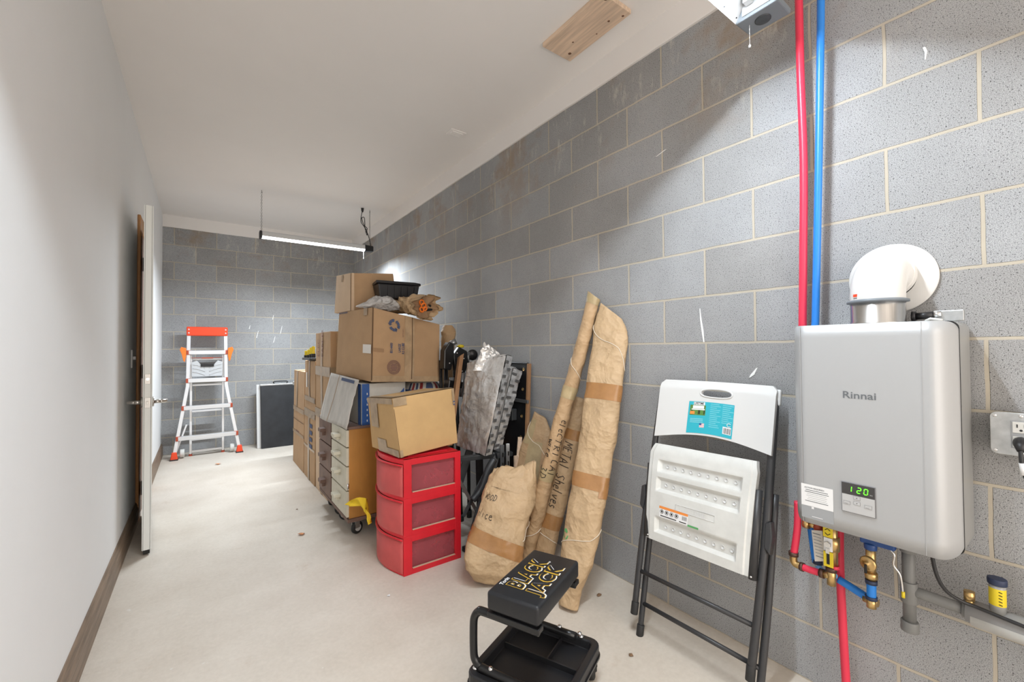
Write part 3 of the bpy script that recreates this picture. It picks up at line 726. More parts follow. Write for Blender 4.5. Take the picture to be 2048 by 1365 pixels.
obj('latch', MB().box(lean(-.80, -.002, .77), (.03, .02, .05)), M['galv'], o, bevel=0.003)

# ================================================================== STACKED CARTONS along the block wall
def brick_box(name, label, x0, x1, y0, y1, z0, z1, m, dx=0.0, **k):
    b = [(x0, y0, z0), (x1, y0, z0), (x1, y1, z0), (x0, y1, z0)]
    t = [(x0 + dx, y0, z1), (x1 + dx, y0, z1), (x1 + dx, y1, z1), (x0 + dx, y1, z1)]
    return card_box(name, label, b, t, m, **k)
o, f = brick_box('cardboard_box', 'plain tall brown carton farthest from the camera, next to the black folded table', -.96, -.50, 4.56, 5.14, 0, .985, M['cardboard'], .012)
tape(o, f['left'], 0, 1, .57, .615); tape(o, f['left'], 0, 1, .33, .36); tape(o, f['near'], 0, .4, .57, .615); tape(o, f['left'], .30, .42, .62, .995)
tape(o, f['top'], 0, 1, .44, .56)
obj('carton_seam', slab_on(f['left'], 0, 1, .478, .484, .0015), M['seam'], o)
obj('printed_mark', quad_on(face_fn((-.956, 4.95, .33), (-.956, 4.7, .33), (-.956, 4.95, .6), .006), 0, .16, 0, .035), M['maroon_ink'], o)
o, f = brick_box('cardboard_box', 'long brown carton with blue printed bars, standing under the carton with the screwdrivers', -.96, -.50, 4.05, 4.53, 0, .72, M['cardboard'], .008)
tape(o, f['left'], 0, 1, .80, .90, 'clear_tape_grey'); tape(o, f['left'], .42, .56, 0, .80, 'clear_tape_grey'); tape(o, f['left'], 0, 1, .40, .43)
for k in range(4):
    g = f['left']; obj('printed_mark', slab_on(g, .58, .80, .68 - k * .085, .73 - k * .085, .002), M['blue_ink'], o)
o, f = brick_box('cardboard_box', 'upper small brown carton carrying the screwdriver tray', -.955, -.52, 4.05, 4.50, .723, 1.10, M['cardboard'], .0)
tape(o, f['left'], 0, 1, .0, .12, 'clear_tape_grey'); tape(o, f['left'], .44, .56, .1, 1.0, 'clear_tape'); tape(o, f['top'], 0, 1, .44, .56)
obj('printed_mark', quad_on(face_fn((-.957, 4.40, .85), (-.957, 4.2, .85), (-.957, 4.40, 1.0), .006), 0, .05, 0, .14), M['white_ink'], o)
# tall pair, nearest
o, f = brick_box('cardboard_box', 'lower brown carton beside the brown drawer cabinet, under the tall taped carton', -.955, -.50, 3.60, 4.02, 0, .70, M['cardboard_pale'], -.002)
tape(o, f['left'], .45, .58, 0, 1); tape(o, f['left'], 0, 1, .90, 1.0, 'clear_tape_grey')
o, f = brick_box('cardboard_box', 'tall taped brown carton with red-brown lettering beside the big moving box', -.955, -.50, 3.50, 4.02, .703, 1.345, M['cardboard'], .0)
tape(o, f['left'], .40, .54, .0, 1.0, 'clear_tape'); tape(o, f['left'], 0, 1, .44, .56, 'clear_tape_grey'); tape(o, f['near'], 0, 1, .44, .56, 'clear_tape_grey')
tape(o, f['near'], .10, .30, 0, 1, 'clear_tape'); tape(o, f['top'], 0, 1, .42, .56)
tf = face_fn((-.957, 3.95, 1.14), (-.957, 3.5, 1.14), (-.957, 3.95, 1.3), .008)
for k, s in enumerate(('ELEC', 'FAN 12')):
    obj('lettering', text_mb(s, .055, (lambda k: lambda x, y: tf(.03 + k * .15 + .07 - y, x * .9))(k), 1.0), M['maroon_ink'], o)

# screwdriver tray
o = thing('tool_tray', 'flat black tray on top of the small far carton', 'tray', (-.80, 4.25, 1.105))
obj('tray', MB().box((-.82, 4.25, 1.112), (.34, .34, .012)), M['black_plastic'], o, bevel=0.003)
obj('tray_rim', MB().box((-.99, 4.25, 1.118), (.012, .34, .022)).box((-.82, 4.08, 1.118), (.34, .012, .022)), M['steel_dark'], o, bevel=0.003)
for i, (x, y, h) in enumerate([(-.965, 4.395, .075), (-.955, 4.32, .085), (-.950, 4.24, .105), (-.948, 4.16, .115)]):
    s_ = thing('screwdriver', ['shortest yellow and black screwdriver handle standing on the far tray, leftmost', 'second yellow and black screwdriver handle from the left on the far tray', 'third yellow and black screwdriver handle from the left on the far tray', 'tallest yellow and black screwdriver handle, nearest the tall carton'][i], 'screwdriver', (x, y, 1.118), 'screwdrivers on the far tray')
    obj('handle', MB().lathe((x, y, 1.118), (0, 0, 1), [(0, 0), (.016, .002), (.018, h * .3), (.013, h * .7), (.016, h * .9), (.010, h)], 12), M['yellow'], s_)
    obj('grip', MB().lathe((x, y, 1.122), (0, 0, 1), [(.0185, 0), (.0195, h * .2), (.0185, h * .38)], 12), M['black_plastic'], s_)

# ================================================================== DRAWER CABINETS on castors
def caster(parent, x, y, r=.038, ztop=.10, ang=0.0, name='caster'):
    mb = MB().cyl((x, y, ztop - .006), (x, y, ztop - .02), .018, n=16)
    c_, s_ = math.cos(ang), math.sin(ang)
    for q in (-1, 1):
        px, py = x - s_ * q * .017, y + c_ * q * .017
        mb.box((px + c_ * .008, py + s_ * .008, (ztop + r) / 2), (.034, .003, ztop - r - .004), Matrix.Rotation(ang, 3, 'Z'))
    mb.box((x, y, ztop - .003), (.06, .05, .006), Matrix.Rotation(ang, 3, 'Z'))
    c = obj(name, mb, M['chrome'], parent)
    ax = V((-s_, c_, 0)); cc = V((x + c_ * .016, y + s_ * .016, r))
    obj('wheel', MB().lathe(cc - ax * .012, ax, [(0, 0), (r * .8, 0), (r, .004), (r, .020), (r * .8, .024), (0, .024)], 28), M['rubber'], c)
    obj('hub', MB().cyl(cc - ax * .0145, cc + ax * .0145, r * .55, n=20), M['dirty_white'], c)
o = thing('drawer_cabinet', 'plywood rolling cabinet with four cream drawers and orange varnished side', 'cabinet', (-.75, 3.0, 0))
X0, X1, Y0, Y1, Z0, Z1 = -1.005, -.50, 2.80, 3.19, .125, .690
obj('side_panel', MB().box(((X0 + X1) / 2, Y0 + .008, (Z0 + Z1) / 2), (X1 - X0, .016, Z1 - Z0)), M['cab_orange'], o, bevel=0.002)
obj('side_panel', MB().box(((X0 + X1) / 2, Y1 - .008, (Z0 + Z1) / 2), (X1 - X0, .016, Z1 - Z0)), M['cab_orange'], o, bevel=0.002)
obj('back_panel', MB().box((X1 - .008, (Y0 + Y1) / 2, (Z0 + Z1) / 2), (.016, Y1 - Y0 - .034, Z1 - Z0)), M['cab_orange'], o)
obj('top_panel', MB().box(((X0 + X1) / 2, (Y0 + Y1) / 2, Z1 + .009), (X1 - X0 + .012, Y1 - Y0 + .012, .018)), M['cab_brown'], o, bevel=0.003)
obj('base_board', MB().box(((X0 + X1) / 2, (Y0 + Y1) / 2, Z0 - .012), (X1 - X0 + .02, Y1 - Y0 + .02, .022)), M['cab_brown'], o, bevel=0.002)
zz = [.690, .575, .455, .300, .130]
for k in range(4):
    za, zb = zz[k], zz[k + 1]
    d = obj('drawer', MB().box((X0 - .006, (Y0 + Y1) / 2, (za + zb) / 2), (.018, Y1 - Y0 - .008, za - zb - .008)), M['cream'], o, bevel=0.003)
    zh = (za + zb) / 2 + (.0 if k < 2 else .02)
    obj('drawer_pull', MB().box((X0 - .026, (Y0 + Y1) / 2 - .01, zh - .016), (.024, .05, .026)).box((X0 - .034, (Y0 + Y1) / 2 - .01, zh + .002), (.046, .085, .022)), M['cream'], d, bevel=0.004)
obj('hinge', MB().cyl((X0 - .008, Y0 - .004, .318), (X0 - .008, Y0 - .004, .350), .006, n=10), M['chrome'], o)
for (x, y, a) in ((X0 + .05, Y0 + .05, .4), (X0 + .05, Y1 - .04, -.8), (X1 - .05, Y0 + .05, 1.2), (X1 - .05, Y1 - .05, .2)): caster(o, x, y, .040, .102, a)
o = thing('drawer_cabinet', 'dark brown painted rolling cabinet with three brown drawers beside the cartons', 'cabinet', (-.75, 3.4, 0))
Y0, Y1 = 3.205, 3.585
obj('cabinet_body', MB().box(((X0 + X1) / 2, (Y0 + Y1) / 2, (Z0 + Z1) / 2), (X1 - X0, Y1 - Y0, Z1 - Z0)), M['cab_brown'], o, bevel=0.003)
obj('top_panel', MB().box(((X0 + X1) / 2, (Y0 + Y1) / 2, Z1 + .009), (X1 - X0 + .012, Y1 - Y0 + .006, .018)), M['cab_orange'], o, bevel=0.003)
obj('base_board', MB().box(((X0 + X1) / 2, (Y0 + Y1) / 2, Z0 - .012), (X1 - X0 + .02, Y1 - Y0 + .008, .022)), M['cab_brown'], o, bevel=0.002)
zz = [.690, .510, .320, .130]
for k in range(3):
    za, zb = zz[k], zz[k + 1]
    d = obj('drawer', MB().box((X0 - .006, (Y0 + Y1) / 2, (za + zb) / 2), (.018, Y1 - Y0 - .012, za - zb - .008)), M['cab_brown'], o, bevel=0.003)
    zh = (za + zb) / 2
    obj('drawer_pull', MB().box((X0 - .026, (Y0 + Y1) / 2, zh - .018), (.024, .05, .034)).box((X0 - .032, (Y0 + Y1) / 2, zh + .006), (.044, .08, .026)), M['cab_brown'], d, bevel=0.004)
for (x, y, a) in ((X0 + .05, Y0 + .27, .6), (X0 + .05, Y0 + .06, -.5), (X1 - .05, Y0 + .05, 1.2), (X1 - .05, Y1 - .05, .2)): caster(o, x, y, .040, .102, a)

# yellow rag between cabinet and red drawers
mb = MB()
rp = [(-1.045, 2.70, .262), (-1.00, 2.62, .285), (-.965, 2.60, .268), (-.96, 2.565, .215), (-.955, 2.55, .165)]
wd = [.010, .034, .034, .018, .006]
def ragf(s, t):
    i = min(int(s * 4), 3); q = s * 4 - i
    p = V(rp[i]).lerp(V(rp[i + 1]), q); w_ = wd[i] * (1 - q) + wd[i + 1] * q
    return p + V((-.02, -.3, .8)).normalized() * (t - .5) * 2 * w_ + V((-1, -.4, 0)) * (.012 * math.sin(s * 14 + t * 5) + .006 * noise.noise(p * 40))
mb.grid(lambda s, t: ragf(s, t), 18, 8); mb.grid(lambda s, t: ragf(s, t) + V((.003, .001, 0)), 18, 8)
tag(obj('rag', mb, M['rag'], merge=False, loc=(-1.0, 2.62, .25)), 'torn yellow scrap caught between the wooden cabinet and the red drawers', 'scrap')
# ================================================================== ON THE CABINETS
# blue and white product carton
o, f = card_box('product_box', 'blue and white printed carton on the plywood cabinet, behind the leaning grey cardboard', [(-.926, 2.80, .709), (-.62, 2.82, .709), (-.62, 3.16, .709), (-.945, 3.16, .709)],
    [(-.926, 2.80, .976), (-.62, 2.82, .976), (-.62, 3.16, .976), (-.945, 3.16, .976)], M['box_white'], puff=.002)
g = f['near']
obj('blue_print', slab_on(g, .0, .16, 0, 1, .003, 4, 8), M['box_blue'], o)
mb = MB(); mb.grid(lambda s, t: g(.16 + .80 * s, t * (.35 + .50 * s ** 2), .003), 12, 6); obj('blue_print', mb, M['box_blue'], o)
obj('blue_print', slab_on(f['left'], .86, 1.0, 0, 1, .002), M['box_blue'], o)
for k in range(6): obj('printed_mark', slab_on(g, .10, .12, .08 + k * .13, .13 + k * .13, .005, 1, 1), M['white_ink'], o)
# striped plastic sack
o_ = thing('plastic_sack', 'red, white and blue striped plastic sack squeezed under the big moving box', 'sack', (-.45, 3.0, .709))
def sackf(u, v):
    a = 2 * PI * u; r = .5 + .5 * math.sin(PI * min(max(v, .02), .98)) ** .3
    p = V((-.44 + .165 * r * math.copysign(abs(math.cos(a)) ** .6, math.cos(a)), 3.02 + .20 * r * math.copysign(abs(math.sin(a)) ** .6, math.sin(a)), .712 + .250 * v))
    return p + V((1, 1, .3)) * .008 * noise.noise(p * 22)
def sackp(v0, v1, cap0=False, cap1=False):
    mb = MB(); mb.grid(lambda u, v: sackf(u, v0 + (v1 - v0) * v), 36, 4, cu=True)
    if cap1: mb.grid(lambda u, v: sackf(u, 1.0).lerp(V((-.44, 3.02, .968)), v), 36, 2, cu=True)
    if cap0: mb.grid(lambda u, v: sackf(u, 0).lerp(V((-.44, 3.02, .711)), v), 36, 2, cu=True)
    return mb
obj('sack_body', sackp(0, .42, True), M['box_white'], o_); obj('red_stripe', sackp(.42, .58), M['stripe_red'], o_)
obj('white_stripe', sackp(.58, .68), M['box_white'], o_); obj('blue_stripe', sackp(.68, .80), M['box_blue'], o_)
obj('top_panel', sackp(.80, 1.0, False, True), M['box_white'], o_)
for k in range(7):
    u = .60 + k * .035
    mb = MB(); mb.grid(lambda s, t: sackf(u + s * .02 + .01 * t, .70 + .27 * t) + V((0, -.004, .001)), 2, 5); obj('printed_stripe', mb, M['stripe_red' if k % 2 else 'blue_ink'], o_)

# grey flattened cardboard leaning over the cabinet fronts
o = thing('cardboard_sheet', 'flattened whitish grey cardboard piece leaning over the cabinet fronts', 'cardboard sheet', (-1.03, 3.0, .70))
gs = [(-1.045, 3.43, .690), (-1.035, 2.76, .700), (-.945, 2.80, 1.005), (-.990, 3.33, 1.030)]
gb = bil(gs)
def gsf(s, t, off=0):
    p = gb(s, t, off + .010 * math.sin(s * 6 + t * 2) * (1 - t))
    if s > .93: p += V((0, -.012 * noise.noise(V((t * 9, 0, 4))), 0))
    return p
mb = MB(); mb.grid(lambda s, t: gsf(s, t), 24, 14); mb.grid(lambda s, t: gsf(s, t, -.005), 24, 14)
mb.grid(lambda s, t: gsf(s, 0, -.005 * t), 24, 1); mb.grid(lambda s, t: gsf(s, 1, -.005 * t), 24, 1); mb.grid(lambda s, t: gsf(1, s, -.005 * t), 14, 1); mb.grid(lambda s, t: gsf(0, s, -.005 * t), 14, 1)
obj('sheet', mb, M['grey_card'], o)
gg = lambda s, t, o_=.002: gsf(s, t, o_)
obj('fold_line', slab_on(gg, .34, .352, 0, 1, .001, 1, 12), M['cardboard'], o)
obj('printed_mark', slab_on(gg, .45, .90, .90, .965, .002), M['blue_ink'], o)

# the big moving box
o, f = card_box('cardboard_box', 'big brown moving box with recycling symbol and round seal, on the cabinet stack', [(-.881, 2.75, .990), (-.385, 2.77, .968), (-.42, 3.32, .99), (-.967, 3.29, 1.022)],
    [(-.870, 2.75, 1.474), (-.376, 2.78, 1.378), (-.41, 3.33, 1.44), (-.945, 3.28, 1.476)], M['cardboard'], puff=.006)
bn = f['near']; bl = f['left']
obj('carton_seam', slab_on(bn, .555, .568, .04, 1, .0016, 1, 10), M['seam'], o)
tape(o, bn, .455, .595, 0, 1, 'clear_tape'); tape(o, bn, 0, 1, 0, .085, 'clear_tape'); tape(o, bl, .80, 1.0, .38, .50, 'white_ink', off=.002)
obj('carton_edge', slab_on(bn, -.005, .012, .02, 1, .0018, 1, 10), M['seam'], o)
tape(o, bl, .78, .88, .90, 1.0, 'clear_tape_grey', off=.002); tape(o, bn, .02, .16, .41, .46, 'cardboard_dark', off=.0005)
# printing: runs sideways up the face
W_ = .497; H_ = .45
def bm_(x, y, off=.0022): return bn(x / W_, y / H_, off)
cx, cy, rr = .148, .368, .040
for k in range(3):
    a0 = PI / 2 + k * 2 * PI / 3
    mb = MB()
    for (d0, d1) in ((0, .62), (.70, 1.35)):
        pts = []
        for q in range(7):
            a = a0 + d0 + (d1 - d0) * q / 6; pts.append((cx + rr * math.cos(a), cy + rr * math.sin(a)))
        for q in range(7):
            a = a0 + d1 - (d1 - d0) * q / 6; pts.append((cx + rr * .55 * math.cos(a), cy + rr * .55 * math.sin(a)))
        mb.add([bm_(*p) for p in pts], [tuple((i, i + 1, 12 - i, 13 - i)) for i in range(6)])
    a = a0 + 1.62
    mb.add([bm_(cx + rr * 1.18 * math.cos(a0 + 1.40), cy + rr * 1.18 * math.sin(a0 + 1.40)), bm_(cx + rr * .78 * math.cos(a0 + 1.80), cy + rr * .78 * math.sin(a0 + 1.80)), bm_(cx + rr * .36 * math.cos(a0 + 1.40), cy + rr * .36 * math.sin(a0 + 1.40))], [(0, 1, 2)])
    obj('recycling_arrow', mb, M['blue_ink'], o)
obj('lettering', text_mb('RECYCLABLE', .008, lambda x, y: bm_(.215 - y, .30 + x), .8), M['maroon_ink'], o)
obj('lettering', text_mb('8214400', .017, lambda x, y: bm_(.138 - y, .185 + x), .78, fat=.02), M['blue_ink'], o)
obj('lettering', text_mb('LARGE', .017, lambda x, y: bm_(.195 - y, .195 + x), .78, fat=.02), M['blue_ink'], o)
obj('lettering', text_mb('4.5 CUBE', .017, lambda x, y: bm_(.220 - y, .185 + x), .78, fat=.02), M['blue_ink'], o)
cx, cy = .150, .095
mb = MB()
for r0, r1 in ((.043, .046), (.030, .0325)):
    n = 40; mb.add([bm_(cx + r * math.cos(2 * PI * k / n), cy + r * math.sin(2 * PI * k / n)) for k in range(n) for r in (r0, r1)], [(2 * k, 2 * k + 1, (2 * k + 3) % (2 * n), (2 * k + 2) % (2 * n)) for k in range(n)])
for k in range(26):
    a = 2 * PI * k / 26; da = .07
    mb.add([bm_(cx + r * math.cos(b_), cy + r * math.sin(b_)) for r, b_ in ((.034, a - da), (.041, a - da), (.041, a + da), (.034, a + da))], [(0, 1, 2, 3)])
for k in range(5):
    hw_ = math.sqrt(max(.028 ** 2 - ((k - 2) * .010) ** 2, 0)) * .9
    y = cy + (k - 2) * .010; mb.add([bm_(cx - hw_, y - .003), bm_(cx + hw_, y - .003), bm_(cx + hw_, y + .003), bm_(cx - hw_, y + .003)], [(0, 1, 2, 3)])
obj('round_seal', mb, M['maroon_ink'], o)
for k in range(8): obj('printed_mark', slab_on(bl, .03 + k * .035, .05 + k * .035, .965, .99, .002, 1, 1), M['blue_ink'], o)

# items on top of it
o, f = card_box('cardboard_box', 'pale open-edged carton at the very top of the pile', [(-.915, 3.08, 1.476), (-.56, 3.10, 1.47), (-.60, 3.42, 1.47), (-.945, 3.40, 1.478)],
    [(-.913, 3.08, 1.742), (-.600, 3.10, 1.772), (-.62, 3.42, 1.79), (-.93, 3.40, 1.765)], M['cardboard'], puff=.003)
tape(o, f['left'], 0, 1, .0, 1.0, 'cardboard_pale', off=.001, name='pale_side'); tape(o, f['left'], .40, .52, .80, 1.0, 'clear_tape', off=.004); tape(o, f['near'], 0, .06, 0, 1, 'cardboard_pale', off=.002, name='pale_side')
# paper parcel under the tote
def blob(fn, nu=36, nv=18, seed=0, amp=.012, sc=9):
    mb = MB()
    def g(u, v):
        p = V(fn(u, v)); k = noise.fractal(p * sc + V((seed, 0, 0)), .9, 2.0, 4)
        c = V(fn(0, .5)).lerp(V(fn(.5, .5)), .5); d = (p - c); d = d.normalized() if d.length > 0 else d
        return p + d * k * amp
    return mb.grid(g, nu, nv, True, cu=True)
def pill(c, r, ex=.6, tw=0.0):
    c = V(c)
    def fn(u, v):
        a = 2 * PI * u + tw * v; b = PI * v
        sx = lambda q: math.copysign(abs(q) ** ex, q)
        return c + V((r[0] * sx(math.sin(b)) * sx(math.cos(a)), r[1] * sx(math.sin(b)) * sx(math.sin(a)), r[2] * sx(math.cos(b))))
    return fn
tag(obj('paper_parcel', blob(pill((-.60, 3.01, 1.512), (.13, .07, .048)), seed=3, amp=.010), M['kraft'], loc=(-.565, 2.97, 1.46)), 'small crumpled kraft paper parcel directly under the black lidded tote', 'parcel')
# black tote
o = thing('storage_tote', 'small black plastic tote with lid near the top of the pile', 'tote', (-.60, 3.0, 1.560))
b = [(-.755, 2.94, 1.562), (-.475, 2.95, 1.562), (-.485, 3.07, 1.562), (-.745, 3.07, 1.562)]; t = [(-.772, 2.93, 1.665), (-.458, 2.94, 1.672), (-.468, 3.08, 1.672), (-.762, 3.08, 1.665)]
obj('tub', MB().hexa(b, t), M['black_plastic'], o, bevel=0.008)
lid = [(-.790, 2.918, 1.662), (-.500, 2.925, 1.665), (-.440, 2.96, 1.668), (-.440, 3.06, 1.668), (-.50, 3.095, 1.665), (-.76, 3.095, 1.664)]
obj('lid', MB().prism([(p[0], p[1]) for p in lid], lambda x, y: (x, y, 1.664 + .02 * (x + .79)), lambda x, y: (x, y, 1.684 + .02 * (x + .79))), M['black_plastic'], o, bevel=0.005)
for k in range(5): obj('rib', MB().box((-.70 + k * .05, 2.934, 1.612), (.006, .008, .085)), M['black_plastic'], o, bevel=0.001)
# cloudy plastic bag
o = thing('plastic_bag', 'crumpled cloudy clear plastic bag lying on the big moving box', 'bag', (-.80, 2.86, 1.47))
mb = MB()
def bagf(u, v):
    x = -.945 + .30 * v; h = .018 + .075 * math.sin(PI * min(v, .99) * .62); a = 2 * PI * u
    p = V((x, 2.86 + .075 * math.sin(a) * math.sin(PI * v) ** .4, 1.482 - .01 * v + max(-.004, h * (math.cos(a) * .5 + .5)) * math.sin(PI * v) ** .35))
    return p + V((.2, -.5, 1)) * .022 * noise.fractal(p * 20, .8, 2.1, 4) * math.sin(PI * v)
mb.grid(bagf, 48, 44, True, cu=True)
obj('bag_film', mb, M['bag_plastic'], o)
obj('bag_content', blob(pill((-.70, 2.89, 1.508), (.040, .035, .030), .9), 20, 12, 5, .006), M['dark_metal'], o)

# paper-wrapped bundle of clamps, open end towards the camera
o = thing('paper_bundle', 'kraft paper bundle with torn open end showing orange tools, on the big moving box', 'bundle', (-.5, 2.9, 1.45))
A_, B_ = V((-.590, 2.93, 1.525)), V((-.500, 2.715, 1.492))
ax = (B_ - A_).normalized(); sx_ = V((0, 0, 1)).cross(ax).normalized(); sz_ = ax.cross(sx_)
def bun(u, v, inner=0.0):
    a = 2 * PI * u
    r = .060 + .045 * min(v * 1.6, 1) + (.010 * max(0, (v - .80) / .2)) - inner
    k = noise.fractal(V((math.cos(a) * 1.6, math.sin(a) * 1.6, v * 4 + 2)), .9, 2.0, 4)
    edge = .075 * noise.noise(V((math.cos(a) * 2.5, math.sin(a) * 2.5, 7))) + .03 * noise.noise(V((math.cos(a) * 7, math.sin(a) * 7, 3)))
    p = A_.lerp(B_, v) + ax * (edge * max(0, v - .6) * 2.2)
    p += sx_ * math.cos(a) * (r * 1.20 + .026 * k) + sz_ * math.sin(a) * (r * .72 + .022 * k)
    return p
mb = MB(); mb.grid(lambda u, v: bun(u, v), 56, 34, True, cu=True); mb.grid(lambda u, v: bun(u, .45 + .55 * v, .004), 56, 16, True, cu=True)
mb.add([bun(k / 56, 0) for k in range(56)], [tuple(range(56))])
obj('paper_wrap', mb, M['kraft2'], o, merge=False)
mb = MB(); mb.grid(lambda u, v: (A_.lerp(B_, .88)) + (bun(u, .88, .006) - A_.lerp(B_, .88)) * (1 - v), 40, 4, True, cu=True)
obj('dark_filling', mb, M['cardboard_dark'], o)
rnd = random.Random(4)
for k, (du, dz, rr_) in enumerate([(-.050, .028, .017), (-.028, .006, .019), (-.042, -.022, .016), (-.012, -.012, .015)]):
    c = B_ + sx_ * du + sz_ * dz - ax * .012
    mb = MB(); d1 = V((rnd.uniform(-.3, .3), rnd.uniform(-.6, .2), 1)).normalized(); d2 = (sx_ + ax * .2).normalized()
    mb.tube([c + d1 * math.cos(2 * PI * q / 16) * rr_ + d2 * math.sin(2 * PI * q / 16) * rr_ for q in range(16)], .0055, 8, closed=True)
    mb.cyl(c - d1 * rr_, c - d1 * rr_ - ax * .14 + d1 * .01, .006, n=8)
    tag(obj('spring_clamp', mb, M['orange'], loc=tuple(c)), ['topmost orange clamp loop inside the paper bundle', 'largest middle orange clamp loop inside the paper bundle', 'lowest left orange clamp loop inside the paper bundle', 'rightmost small orange clamp loop inside the paper bundle'][k], 'clamp', 'orange clamps in the paper bundle')
c = B_ + sx_ * .042 - ax * .02
mb = MB().hexa([c + sx_ * a + sz_ * b_ for a, b_ in ((-.022, -.03), (.034, -.022), (.034, -.004), (-.022, -.014))], [c - ax * .16 + sx_ * a + sz_ * b_ for a, b_ in ((-.022, -.02), (.034, -.012), (.034, .010), (-.022, .006))])
mb.tube([c + sz_ * .01 + sx_ * .01, c + sz_ * .016 - ax * .12], .010, 10)
tag(obj('black_tool', mb, M['black_gloss'], loc=tuple(c), bevel=.003), 'glossy black tool end beside the orange clamps in the paper bundle', 'tool')

# ================================================================== LOFTED PAPER ROLLS
class Roll:
    def __init__(s, pts, wdir, rx, ry, ex=1.0, amp=.006, sc=10, seed=0, tear=(0, 0), fac=1.0):
        s.fac = fac * .55
        s.p = [V(p) for p in pts]; s.w = V(wdir).normalized(); s.rx = rx; s.ry = ry; s.ex = ex; s.amp = amp; s.sc = sc; s.seed = seed; s.tear = tear
    def lerp(s, L_, t):
        if not isinstance(L_, (list, tuple)): return L_
        q = min(max(t, 0), 1) * (len(L_) - 1); i = min(int(q), len(L_) - 2); return L_[i] * (1 - (q - i)) + L_[i + 1] * (q - i)
    def S(s, t, u, off=0.0):
        """t along 0..1, u around 0..1 (u=.75 faces the viewer side)"""
        q = t * (len(s.p) - 1); i = min(max(int(q), 0), len(s.p) - 2)
        c = s.p[i].lerp(s.p[i + 1], q - i); ax = (s.p[i + 1] - s.p[i]).normalized()
        x = (s.w - ax * s.w.dot(ax)).normalized(); y = ax.cross(x)
        a = 2 * PI * u * (1 if s.p[-1].z > s.p[0].z else -1); e = s.ex
        ca = math.copysign(abs(math.cos(a)) ** e, math.cos(a)); sa = math.copysign(abs(math.sin(a)) ** e, math.sin(a))
        d = x * s.lerp(s.rx, t) * ca + y * s.lerp(s.ry, t) * sa
        n = d.normalized() if d.length > 1e-6 else x
        k = noise.fractal((c + d * 1.2) * s.sc * V((1, 1, 1)).length / 1.732 + V((s.seed, 0, 0)), .85, 2.0, 4)
        vd = noise.voronoi((c + d) * s.sc * 1.1 + V((s.seed, 0, 0)), distance_metric='DISTANCE', exponent=2.5)[0]
        k2 = (vd[0] - .45) * 1.1
        e0 = max(0, 1 - t * 7) * s.tear[0] * math.cos(a); e1 = max(0, 1 - (1 - t) * 6) * s.tear[1] * (math.cos(a) * .8 + noise.noise(V((math.cos(a) * 3, math.sin(a) * 3, s.seed))))
        return c + d + n * (k * s.amp + k2 * s.amp * s.fac + off) + ax * (e0 + e1)
    def mesh(s, nt=60, nu=40):
        mb = MB(); mb.grid(lambda u, v: s.S(v, u), nu, nt, True, cu=True)
        for t, rev in ((0, True), (1, False)):
            c = s.p[0] if t == 0 else s.p[-1]
            mb.grid(lambda u, v: s.S(t, u).lerp(c + (s.S(t, u) - c) * .0, v) + V((0, 0, 0)), nu, 3, True, cu=True)
        return mb
    def band(s, t0, t1, u0=0, u1=1, off=.0012, tilt=0.0, nu=30, nt=6):
        mb = MB(); mb.grid(lambda u, v: s.S(t0 + (t1 - t0) * v + tilt * (u - .5), u0 + (u1 - u0) * u, off), nu, nt, True); return mb
    def twine(s, t0, t1, u0, u1, r=.0018, n=40):
        return MB().tube([s.S(t0 + (t1 - t0) * k / n, u0 + (u1 - u0) * k / n, .002) for k in range(n + 1)], r, 6)
    def writer(s, t0, u0, L_, circ, down=True):
        """x runs along the roll, y around it"""
        return lambda x, y: s.S(t0 + (-x if down else x) / L_, u0 + y / circ, .0015)

# 1: tall thin roll
r1 = Roll([(-.045, 1.590, 1.485), (-.075, 1.615, 1.30), (-.20, 1.74, .70), (-.31, 1.87, .018)], (0.5, -1, 0), [.034, .037, .036, .038, .040, .040, .036], [.030, .035, .035, .037, .040, .040, .034], .9, .006, 9, 1, (.02, 0), .8)
o = thing('paper_roll', 'tallest thin kraft paper roll leaning on the block wall, marked electrical wire', 'paper roll', (-.31, 1.87, 0))
obj('wrap', r1.mesh(90, 36), M['kraft'], o)
obj('tape_strip', r1.band(0, .085, 0, 1, .0015), M['green_tape'], o); obj('tape_strip', r1.band(.505, .540, 0, 1, .0015), M['green_tape'], o); obj('tape_strip', r1.band(.742, .775, 0, 1, .0015), M['green_tape'], o)
obj('twine', r1.twine(.42, .48, .48, 1.02), M['twine'], o); obj('twine', r1.twine(.945, .90, .48, 1.0), M['twine'], o)
# 2: wide flat package
r2 = Roll([(-.030, 1.485, 1.395), (-.055, 1.480, 1.20), (-.165, 1.465, .75), (-.30, 1.452, .30), (-.375, 1.445, .10), (-.40, 1.44, .012)], (0.42, -1, 0), [.060, .088, .094, .094, .092, .090, .088, .078, .052, .046, .044], [.012, .026, .034, .040, .044, .046, .048, .046, .040, .034, .030], .85, .007, 7, 5, (.045, 0), .9)
o = thing('paper_roll', 'widest flat kraft paper package leaning on the block wall, right of the thin roll', 'paper package', (-.40, 1.44, 0))
obj('wrap', r2.mesh(90, 40), M['kraft2'], o)
obj('tape_strip', r2.band(.283, .318, 0, 1, .0015), M['kraft_tape'], o); obj('tape_strip', r2.band(.475, .505, 0, 1, .0015), M['kraft_tape'], o)
obj('tape_strip', r2.band(.487, .517, .86, 1.05, .003), M['kraft_tape'], o)
obj('twine', r2.twine(.08, .25, .45, 1.0), M['twine'], o); obj('twine', r2.twine(.655, .575, .48, 1.02), M['twine'], o)
